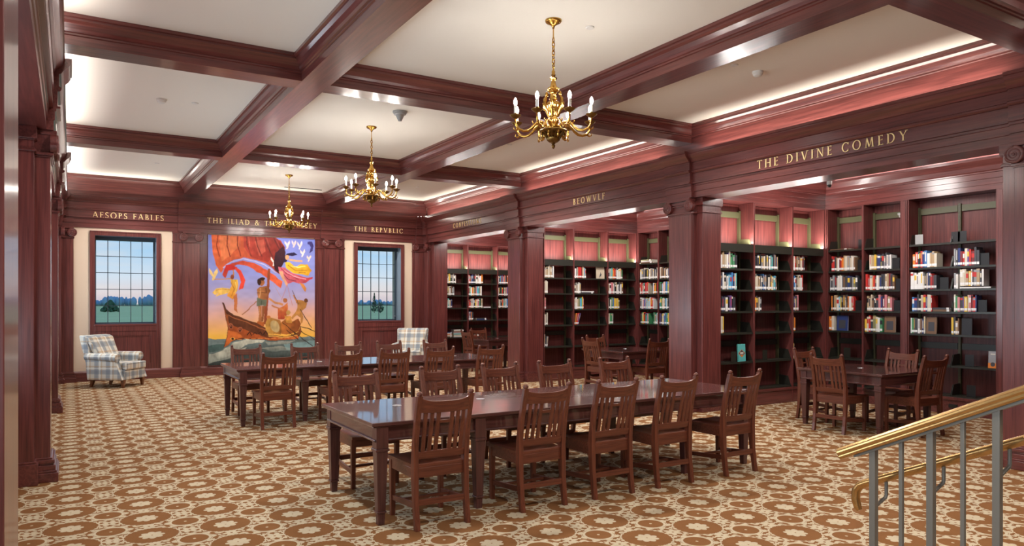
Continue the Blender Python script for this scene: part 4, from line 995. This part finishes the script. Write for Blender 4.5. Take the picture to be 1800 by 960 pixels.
disc('sprinkler_cap', 6.325, 5.597, FLT, WHITE, 'flat white sprinkler cap beside the detector near the alcove beam', 'sprinkler')
disc('sprinkler_cap', 6.285, 10.363, FLT, WHITE, 'flat white sprinkler cap in the coffer before the middle alcove', 'sprinkler')
disc('sprinkler_cap', 6.792, 15.267, FLT, WHITE, 'flat white sprinkler cap in the far right coffer', 'sprinkler')
disc('ceiling_sensor', 3.905, 9.375, [(0, .135), (.022, .135), (.030, .120), (.060, .055), (.085, .045), (.088, .030), (.100, .022), (.100, 0), (0, 0)], GREYP, 'grey conical sensor on the ceiling behind the cross beam', 'sensor')
o_ = MB().box(4.18, 5.04, 16.80, 16.828, ZC - .012, ZC + .001).build('slot_diffuser', BLACK); tag(o_, 'thin black slot diffuser in the ceiling above the painting', 'air vent')
root = empty('security_camera', (8.31, 5.80, 0)); tag(root, 'small dome security camera under the nearest alcove beam', 'camera')
MB().lathe([(0, 3.176), (.032, 3.176), (.032, 3.14), (.028, 3.13), (0, 3.13)][::-1], n=16).build('base', WHITE, root, smooth=40)
MB().lathe([(.026, 3.131), (.026, 3.118), (.020, 3.104), (.010, 3.096), (0, 3.094)][::-1], n=16).build('dome', BLACK, root, smooth=60)
for i_, (yy, zz) in enumerate(((6.565, 3.02), (6.545, 2.985))):
    o_ = MB().box(-.018, .018, .24, .262, -.016, .016).box(-.008, .008, .238, .24, -.007, .007, 1).build('rail_clip', [WHITE, BLACK]); put(o_, FRW, -yy); o_.location.z = zz
    tag(o_, ('upper' if i_ == 0 else 'lower') + ' white square clip on the olive shelf rail of the second outer bay', 'clip', 'clips on the shelf rail')
o_ = MB().box(-.06, .06, -.006, 0, -.025, .025).box(-.045, .045, -.008, -.005, -.014, .014, 1).build('floor_outlet', [BLACK, STEEL]); put(o_, FRW, -5.62); o_.location.x -= .002; o_.location.z = .12
tag(o_, 'black outlet plate in the base of the wide framed bookcase', 'outlet')

# ------------------------------------------------------------------ stair and its brass rail
RX = 2.908
st = MB()
for k_ in range(9): st.box(RX - .06, 4.75, 1.52 - .28 * (k_ + 1), 1.52 - .28 * k_ + .02, 0, .135 * (k_ + 1))
st.box(RX - .06, 4.75, -3.2, 1.52 - .28 * 9, 0, .135 * 9)
struct(st.build('floor_stairs', CARPET))
root = empty('stair_railing', (RX, 1.82, 0)); tag(root, 'brass-capped stair railing with grey balusters rising to the right', 'railing')
def zr(y): return .945 + (1.967 - y) * .481
prof = [(-.030, -.022), (.030, -.022), (.036, -.014), (.034, -.004), (.039, .004), (.037, .016), (.024, .026), (.010, .029), (-.010, .029), (-.024, .026), (-.037, .016), (-.039, .004), (-.034, -.004), (-.036, -.014)]
m_ = MB(); ya, yb_ = 1.967, .10
m_.prism(prof, ya, yb_, lambda p, t_: (p[0], t_ - 1.82 + (p[1] * .43 if t_ > 1 else 0), zr(t_) + p[1] * .9 + (p[1] * .0)))
m_.build('handrail', RAILM, root, .003)
m_ = MB().prism([(-.018, -.034), (.018, -.034), (.018, -.020), (-.018, -.020)], 1.90, .10, lambda p, t_: (p[0], t_ - 1.82, zr(t_) + p[1]))
m_.build('rail_bar', POSTM, root)
k_ = 0; y = 1.820
while y > .1:
    h = .0132 if k_ % 2 == 0 else .0078
    st_n = max(0, math.ceil((1.54 - y) / .28)) if y < 1.54 else 0
    zf = .135 * st_n
    MB().box(-h, h, y - 1.82 - h, y - 1.82 + h, zf, zr(y) - .026).build('baluster', POSTM, root, .002)
    y -= .12; k_ += 1
def z2(y): return .815 + (1.915 - y) * .467
pts = [(.092, y - 1.82, z2(y)) for y in (.1, .5, 1.0, 1.4, 1.7, 1.86)] + [(.092, 1.91 - 1.82, .818), (.092, 1.942 - 1.82, .800), (.092, 1.960 - 1.82, .772), (.092, 1.962 - 1.82, .735), (.092, 1.952 - 1.82, .700), (.092, 1.944 - 1.82, .688)]
o_ = MB().tube(pts, [.019] * 10 + [.017, .012], 14).build('lower_rail', RAILM, root, smooth=50)
for y in (1.82, 1.58, 1.34, 1.10):
    MB().tube([(.008, y - 1.82, z2(y) - .115), (.05, y - 1.82, z2(y) - .098), (.086, y - 1.82 , z2(y) - .085), (.092, y - 1.82, z2(y) - .074), (.092, y - 1.82, z2(y) - .012)], .0075, 8).build('bracket', POSTM, root, smooth=60)

# ------------------------------------------------------------------ the big painting: colours worked out point by point on a stretched canvas
X0, X1, Zb, Zt = 2.622, 5.010, .222, 3.138
NX, NZ = 348, 426
gx, gz = np.meshgrid(np.linspace(0, 1, NX), np.linspace(0, 1, NZ))         # gz 0 = top
PXL = 60 + gx * 692                                                         # sketch units
PYL = gz
def sy(x, y):                                                               # sketch y to 0..1
    u_ = (x - 60) / 692.0
    return (y - (120 + 32 * u_)) / (850 - 62 * u_)
rs = np.random.RandomState(3)
def noise(fx, fz):
    a_ = rs.rand(int(fz) + 3, int(fx) + 3); xi = gx * fx; zi = gz * fz; i0 = zi.astype(int); j0 = xi.astype(int); du = xi - j0; dv = zi - i0
    du = du * du * (3 - 2 * du); dv = dv * dv * (3 - 2 * dv)
    return (a_[i0, j0] * (1 - du) + a_[i0, j0 + 1] * du) * (1 - dv) + (a_[i0 + 1, j0] * (1 - du) + a_[i0 + 1, j0 + 1] * du) * dv
n1_ = noise(8, 10); n2_ = noise(18, 40); n3_ = noise(70, 46); nw = noise(5, 26)
def lin(c_): return np.array([(v_ / 255.0) for v_ in c_]) ** 2.2
def mixc(stops, t_):
    out = np.zeros(t_.shape + (3,)); ks = [s_[0] for s_ in stops]; cs = np.array([lin(s_[1]) for s_ in stops])
    for q in range(3): out[..., q] = np.interp(t_, ks, cs[:, q])
    return out
img = mixc([(0, (118, 128, 205)), (.3, (142, 148, 212)), (.48, (180, 165, 200)), (.58, (226, 172, 160)), (.68, (244, 178, 116)), (.80, (252, 190, 66))], gz + (n1_ - .5) * .06)
wx_n = (n1_ - .5) * .012; wz_n = (n2_ - .5) * .012
def inside(pts):
    p = [((x - 60) / 692.0, sy(x, y)) for x, y in pts]; ax = gx + wx_n; az = gz + wz_n
    res = np.zeros(gx.shape, bool); j = len(p) - 1
    for i in range(len(p)):
        xi, yi = p[i]; xj, yj = p[j]
        if yi != yj: res ^= ((yi > az) != (yj > az)) & (ax < (xj - xi) * (az - yi) / (yj - yi) + xi)
        j = i
    return res
def fill(pts, col, var=.25, col2=None, axis=0, amt=1.0):
    global img
    m_ = inside(pts)
    if not m_.any(): return
    if col2 is not None:
        g_ = gx if axis == 0 else gz; lo, hi = g_[m_].min(), g_[m_].max() + 1e-6
        t_ = ((g_ - lo) / (hi - lo))[m_][:, None]; c_ = lin(col) * (1 - t_) + lin(col2) * t_
    else: c_ = lin(col)[None, :]
    c_ = c_ * (1 + var * ((n2_ + n3_)[m_] - 1)[:, None] * .75)
    img[m_] = img[m_] * (1 - amt) + c_ * amt
def stroke(pts, w_, col, var=.2):
    for (xa, ya), (xb, yb2) in zip(pts[:-1], pts[1:]):
        dx, dy = xb - xa, yb2 - ya; ln = math.hypot(dx, dy) or 1; ox, oy = -dy / ln * w_ / 2, dx / ln * w_ / 2
        fill([(xa + ox, ya + oy), (xb + ox, yb2 + oy), (xb - ox, yb2 - oy), (xa - ox, ya - oy)], col, var)
def oval(cx, cy, rx, ry, col, var=.25, rot=0, col2=None):
    c_, s_ = math.cos(rot), math.sin(rot)
    fill([(cx + rx * math.cos(a_) * c_ - ry * math.sin(a_) * s_, cy + rx * math.cos(a_) * s_ + ry * math.sin(a_) * c_) for a_ in [2 * PI * i / 18 for i in range(18)]], col, var, col2, 1)
# sea
fill([(40, 795), (200, 800), (420, 790), (770, 780), (770, 1000), (40, 1000)], (112, 128, 126), .3, (58, 66, 62), 1)
sea = gz > .82
img[sea] = img[sea] * (1 + ((nw[sea] - .5) * 1.3)[:, None])
fill([(60, 840), (170, 830), (150, 870), (60, 890)], (70, 92, 88), .4); fill([(540, 830), (752, 805), (752, 850), (560, 870)], (120, 150, 150), .4)
# sail
fill([(80, 110), (430, 110), (520, 160), (548, 200), (540, 260), (510, 300), (520, 380), (500, 372), (440, 318), (360, 286), (280, 268), (215, 280), (165, 318), (138, 368), (108, 320), (88, 240)], (226, 104, 56), .35, (150, 48, 40), 0)
fill([(280, 120), (420, 112), (500, 150), (545, 200), (500, 250), (430, 300), (330, 268), (280, 200)], (168, 52, 42), .45, (104, 36, 32), 0, .8)
fill([(130, 130), (240, 128), (250, 190), (190, 260), (140, 290)], (236, 134, 80), .3, None, 0, .6); fill([(350, 160), (410, 150), (420, 230), (380, 260)], (206, 100, 76), .3, None, 0, .5)
for q_ in range(7):
    xq = 110 + q_ * 58
    stroke([(xq + 12, 124), (xq + 2 + q_ * 6, 190), (xq + 18 + q_ * 9, 262)], 7, (150 - q_ * 8, 58 - q_ * 3, 38), .5); stroke([(xq + 26, 128), (xq + 18 + q_ * 6, 200)], 5, (236 - q_ * 14, 126 - q_ * 10, 84 - q_ * 4), .5)
stroke([(150, 335), (200, 292), (270, 274), (350, 292), (420, 322), (490, 366)], 7, (186, 176, 216))
fill([(146, 380), (158, 338), (205, 300), (275, 285), (350, 305), (430, 350), (530, 425), (520, 472), (460, 425), (390, 372), (300, 322), (235, 315), (188, 335), (166, 400)], (190, 62, 44), .35, (226, 96, 56), 0)
# siren on the left
fill([(165, 320), (205, 312), (240, 330), (215, 350), (175, 352), (158, 372)], (200, 44, 38)); fill([(225, 325), (262, 352), (290, 420), (275, 470), (248, 482), (262, 430), (245, 375), (222, 345)], (226, 66, 44), .35)
stroke([(98, 408), (150, 410), (205, 400)], 8, (206, 142, 84)); stroke([(212, 345), (214, 385)], 7, (196, 126, 74)); oval(206, 392, 11, 14, (150, 74, 42))
fill([(195, 405), (240, 412), (246, 450), (240, 485), (215, 540), (178, 520), (190, 480), (205, 450)], (238, 178, 60), .35, (224, 140, 40), 1)
fill([(200, 470), (150, 462), (110, 470), (85, 498), (105, 515), (125, 500), (105, 525), (135, 515), (190, 500)], (236, 186, 84), .4)
fill([(218, 520), (240, 500), (243, 560), (240, 600), (246, 628), (222, 606), (222, 560)], (196, 112, 62))
for bx2, by2, s_, c_ in ((95, 385, 1.0, (240, 200, 120)), (472, 298, .8, (236, 214, 206)), (562, 190, .7, (232, 204, 190)), (606, 184, .62, (226, 196, 186)), (646, 192, .66, (236, 214, 206)), (666, 244, .66, (238, 216, 204)), (712, 280, .62, (236, 200, 176))):
    fill([(bx2 - 4 * s_, by2 + 10 * s_), (bx2 - 24 * s_, by2 - 16 * s_), (bx2 - 26 * s_, by2 - 46 * s_), (bx2 - 8 * s_, by2 - 22 * s_), (bx2 + 2 * s_, by2 - 4 * s_)], c_, .2)
    fill([(bx2 + 2 * s_, by2 + 8 * s_), (bx2 + 2 * s_, by2 - 20 * s_), (bx2 + 20 * s_, by2 - 46 * s_), (bx2 + 26 * s_, by2 - 22 * s_), (bx2 + 14 * s_, by2 + 2 * s_)], c_, .2)
    oval(bx2 + 2 * s_, by2 + 12 * s_, 8 * s_, 22 * s_, c_, .15, .4)
# sirens on the right
stroke([(200, 428), (222, 470), (206, 520)], 4, (190, 116, 40)); stroke([(226, 424), (236, 460), (226, 500)], 4, (250, 214, 120)); stroke([(110, 482), (160, 476), (196, 478)], 4, (200, 130, 60))
fill([(480, 240), (535, 190), (552, 235), (540, 300), (512, 340), (505, 372), (478, 345), (470, 300)], (62, 34, 42), .4)
fill([(545, 262), (560, 242), (610, 236), (632, 250), (600, 262), (575, 258), (556, 300), (536, 300)], (44, 34, 66)); fill([(700, 168), (728, 166), (742, 190), (736, 222), (712, 236), (722, 205), (712, 186), (698, 182)], (64, 56, 112))
oval(562, 268, 14, 16, (222, 160, 110)); stroke([(575, 285), (620, 290), (668, 292)], 11, (224, 164, 116))
fill([(548, 300), (580, 300), (625, 335), (660, 310), (705, 315), (732, 350), (705, 386), (650, 378), (600, 372), (552, 332)], (240, 190, 40), .35, (214, 150, 20), 0)
stroke([(566, 318), (620, 352), (700, 352)], 6, (190, 128, 24)); stroke([(590, 322), (640, 336), (690, 326)], 6, (252, 222, 110)); stroke([(640, 366), (690, 372)], 5, (176, 112, 26))
fill([(500, 326), (545, 332), (590, 370), (640, 386), (700, 402), (738, 394), (735, 408), (690, 430), (640, 440), (600, 425), (560, 440), (535, 400), (510, 375)], (212, 104, 118), .4, (190, 60, 70), 0)
stroke([(520, 340), (560, 376), (640, 412)], 6, (160, 54, 70)); stroke([(540, 350), (600, 392), (690, 412)], 6, (236, 150, 160)); stroke([(530, 372), (570, 410), (620, 422)], 4, (120, 40, 60))
fill([(640, 430), (670, 440), (692, 470), (684, 490), (660, 462)], (210, 130, 60)); fill([(505, 362), (530, 360), (545, 400), (565, 440), (556, 458), (535, 415)], (226, 160, 120))
stroke([(560, 445), (520, 560)], 2.5, (200, 120, 90)); stroke([(560, 445), (600, 580)], 2.5, (200, 120, 90)); stroke([(470, 440), (540, 560)], 2.5, (190, 150, 140))
# mast and the bound man
fill([(434, 345), (450, 345), (438, 560), (428, 700), (408, 700), (420, 560)], (150, 74, 44), .3)
fill([(380, 455), (425, 452), (452, 478), (440, 510), (425, 540), (372, 536), (362, 470)], (190, 122, 70), .35, (136, 78, 44), 0); oval(394, 428, 20, 24, (166, 100, 58)); oval(378, 424, 13, 24, (62, 38, 30)); oval(396, 406, 20, 9, (70, 42, 32))
stroke([(362, 492), (432, 500)], 4, (110, 66, 40)); fill([(366, 532), (430, 540), (424, 588), (400, 580), (362, 582)], (112, 116, 96), .35)
fill([(372, 580), (396, 584), (395, 640), (394, 686), (372, 684), (378, 640)], (176, 108, 62)); fill([(398, 584), (420, 584), (412, 640), (406, 680), (392, 684), (398, 640)], (148, 88, 50))
stroke([(384, 462), (386, 500), (380, 530)], 8, (214, 150, 92)); stroke([(420, 462), (424, 500)], 8, (112, 66, 38)); stroke([(378, 478), (424, 482)], 3, (120, 74, 44)); stroke([(396, 545), (392, 578)], 4, (72, 78, 64)); stroke([(380, 590), (386, 640)], 5, (206, 140, 84))
fill([(365, 684), (412, 684), (410, 716), (360, 710)], (186, 96, 40)); stroke([(362, 552), (270, 640)], 6, (176, 112, 70))
# ship
fill([(146, 558), (158, 560), (172, 606), (220, 640), (300, 672), (355, 690), (420, 725), (440, 772), (560, 780), (640, 752), (655, 712), (662, 748), (640, 796), (520, 806), (400, 802), (300, 798), (240, 804), (200, 820), (152, 858), (176, 790), (178, 730), (164, 660), (160, 610)], (92, 52, 34), .45, (120, 66, 36), 0)
fill([(150, 570), (165, 620), (182, 650), (184, 700), (176, 720), (164, 650)], (156, 84, 42)); fill([(182, 700), (235, 720), (300, 745), (430, 788), (640, 775), (640, 795), (520, 804), (400, 800), (300, 792), (210, 790), (182, 770)], (158, 74, 32), .4, (196, 96, 40), 0)
fill([(180, 742), (240, 752), (275, 786), (225, 800), (175, 838), (158, 850), (180, 790)], (206, 104, 40), .35); oval(213, 797, 16, 9, (232, 168, 70)); oval(213, 797, 8, 7, (30, 22, 20))
for cx_, cy_ in ((196, 714), (254, 735)):
    oval(cx_, cy_, 15, 17, (176, 96, 62)); oval(cx_ + 1, cy_ + 2, 9, 11, (84, 46, 32)); oval(cx_, cy_, 4, 5, (176, 96, 62))
# rowers
for q_ in range(9): stroke([(300 + q_ * 36, 770 - q_ * 1.5), (316 + q_ * 36, 752 - q_), (330 + q_ * 36, 772 - q_)], 5, (52, 30, 24)); stroke([(240 + q_ * 44, 798 - q_), (270 + q_ * 44, 800 - q_ * 1.5)], 4, (226, 140, 70))
stroke([(440, 778), (560, 786), (640, 768)], 5, (236, 176, 80)); stroke([(178, 640), (240, 668), (330, 702), (420, 742)], 5, (176, 100, 56))
fill([(420, 690), (436, 655), (470, 660), (515, 672), (530, 730), (520, 770), (440, 765), (420, 740)], (206, 150, 66), .5, (150, 92, 40), 0); oval(480, 715, 28, 42, (196, 166, 110), .4, -.4); oval(440, 654, 14, 10, (206, 120, 60))
fill([(520, 690), (560, 660), (600, 680), (640, 668), (656, 700), (640, 750), (560, 768), (525, 765)], (190, 110, 44), .5, (128, 66, 32), 0)
fill([(500, 600), (545, 580), (566, 560), (570, 600), (560, 640), (545, 668), (502, 664)], (206, 118, 58), .4, (186, 70, 40), 1); oval(550, 546, 15, 17, (170, 100, 58)); oval(572, 625, 15, 14, (200, 150, 80))
stroke([(440, 538), (490, 560), (535, 575)], 13, (212, 140, 84)); stroke([(460, 578), (510, 600), (540, 612)], 11, (200, 124, 72)); fill([(545, 640), (590, 650), (600, 690), (560, 690)], (220, 150, 60), .4)
fill([(628, 545), (665, 545), (698, 560), (690, 590), (660, 612), (672, 650), (668, 690), (655, 700), (655, 660), (630, 640), (600, 668), (592, 660), (622, 620), (632, 590)], (190, 128, 62), .4); oval(690, 546, 14, 12, (110, 66, 40)); stroke([(605, 510), (628, 560)], 9, (186, 120, 66)); stroke([(594, 480), (640, 570)], 3, (80, 50, 36))
for a_ in (((530, 690), (738, 842)), ((650, 716), (752, 742)), ((660, 745), (752, 800)), ((650, 600), (730, 725)), ((560, 740), (640, 800))): stroke(list(a_), 4.5, (52, 36, 30))
# foam along the hull
for pts_, am in (([(150, 872), (210, 825), (300, 800), (420, 806), (400, 822), (320, 828), (250, 862), (190, 905), (120, 930), (100, 900)], .75), ([(62, 900), (140, 880), (230, 868), (300, 850), (280, 880), (180, 925), (62, 960)], .6), ([(420, 812), (560, 812), (620, 806), (560, 830), (440, 838)], .45), ([(390, 860), (520, 845), (620, 860), (500, 880)], .3)):
    fill(pts_, (212, 208, 184), .55, (150, 158, 146), 1, am)
fill([(300, 880), (752, 870), (752, 960), (60, 985), (60, 960), (180, 930)], (44, 50, 48), .5, None, 0, .55)
lum_ = img.mean(-1, keepdims=True); img = img * .95 + lum_ * .05
img = np.clip(img * .95 * (0.94 + .12 * n2_[..., None]), 0, 1)
for _ in range(1):                                  # soften the brush edges by one grid step
    img[1:-1, 1:-1] = (img[1:-1, 1:-1] * 4 + img[:-2, 1:-1] + img[2:, 1:-1] + img[1:-1, :-2] + img[1:-1, 2:]) / 8
m_ = MB(); y0 = YE - .016
xs = X0 + (X1 - X0) * gx; zs = Zt - (Zt - Zb) * gz
me = bpy.data.meshes.new('canvas')
vs = np.stack([xs, np.full_like(xs, y0), zs], -1).reshape(-1, 3)
idx = np.arange(NX * NZ).reshape(NZ, NX)
qf = np.stack([idx[:-1, :-1], idx[1:, :-1], idx[1:, 1:], idx[:-1, 1:]], -1).reshape(-1, 4)
me.from_pydata(vs.tolist(), [], qf.tolist())
ca = me.color_attributes.new('paint', 'FLOAT_COLOR', 'POINT')
ca.data.foreach_set('color', np.concatenate([img.reshape(-1, 3), np.ones((NX * NZ, 1))], 1).astype(np.float32).ravel())
PAINT, t, b = new_mat('oil_paint')
at = t.nodes.new('ShaderNodeVertexColor'); at.layer_name = 'paint'; t.links.new(at.outputs['Color'], b.inputs['Base Color']); b.inputs['Roughness'].default_value = .5; b.inputs['Specular IOR Level'].default_value = .25
me.materials.append(PAINT)
pic = empty('painting', (0, 0, 0)); tag(pic, 'tall painting of a ship, red sail and flying figures between the pilasters', 'painting')
cv = bpy.data.objects.new('canvas', me); COL.objects.link(cv); cv.parent = pic
MB().box(X0, X1, y0 + .002, YE + .045, Zb, Zt).build('stretcher_frame', CREAM, pic)
fm = MB(); e_ = .012
fm.box(X0 - e_, X0, y0 - .006, YE + .045, Zb - e_, Zt + e_).box(X1, X1 + e_, y0 - .006, YE + .045, Zb - e_, Zt + e_).box(X0, X1, y0 - .006, YE + .045, Zt, Zt + e_).box(X0, X1, y0 - .006, YE + .045, Zb - e_, Zb)
fm.build('frame', WX, pic)

# ------------------------------------------------------------------ outside: field, treeline, a conifer and shrubs
struct(MB().box(-700, 1500, 18.2, 1500, -.6, -.4).build('ground_field', FIELD))
struct(MB().box(-60, -1.4, -60, 18.2, -.6, -.4).build('ground_lawn', FIELD))
tl = MB(); r2 = random.Random(11)
for i in range(760):
    x = -300 + i * 2.0 + r2.uniform(-1.5, 1.5); d_ = 800 + r2.uniform(-12, 12); k_ = 1.0 if x < 200 else .62
    rr_ = r2.uniform(1.3, 3.6); hh = (r2.uniform(4.5, 10.0) + 1.6 * math.sin(x * .21)) * k_
    tl.lathe([(0, -.5), (rr_ * .7, -.4), (rr_, hh * .35), (rr_ * .85, hh * .7), (rr_ * .4, hh * .93), (0, hh)], x, d_, 0, 7)
stuff(tl.build('treeline', FARTREE, None, smooth=80), 'hazy blue treeline on the horizon outside the windows', 'trees')
def clump(name, x, y, w_, h, n_, label, cat, cone):
    root = empty(name, (x, y, -.4)); tag(root, label, cat)
    m_ = MB(); r3 = random.Random(5)
    for i in range(n_):
        q = r3.random(); z = h * (.08 + .9 * q); a_ = r3.uniform(0, 2 * PI); rr_ = (w_ / 2) * ((1 - q) ** .7 if cone else math.sin(PI * (.15 + .8 * q)) ** .7) * r3.uniform(.5, 1.0); s_ = w_ * r3.uniform(.06, .13) * (.6 + .4 * (1 - q))
        m_.lathe([(0, -s_ * .6), (s_ * .8, -s_ * .3), (s_ * .7, s_ * .4), (0, s_ * 1.1)], rr_ * math.cos(a_), rr_ * math.sin(a_), z, 6)
    m_.build('foliage', NEARTREE, root)
    MB().tube([(0, 0, -.1), (0, 0, h * .8)], w_ * .05, 6).build('trunk', BARK, root)
def at_px(u_, d_): X_ = (u_ - 900) / FPX * d_; return (math.sin(R(TH)) * d_ + math.cos(R(TH)) * X_, math.cos(R(TH)) * d_ - math.sin(R(TH)) * X_)
clump('conifer_tree', *at_px(658, 152), 1.25, 4.3, 320, 'slim dark conifer in the field outside the window', 'tree', True)
clump('shrub', *at_px(668.5, 150), 1.5, 2.3, 170, 'low dark shrub beside the slim conifer outside', 'shrub', False)
clump('shrub_tree', *at_px(194, 165), 3.8, 2.7, 330, 'spreading dark shrub outside the window with AESOPS FABLES above', 'shrub', True)
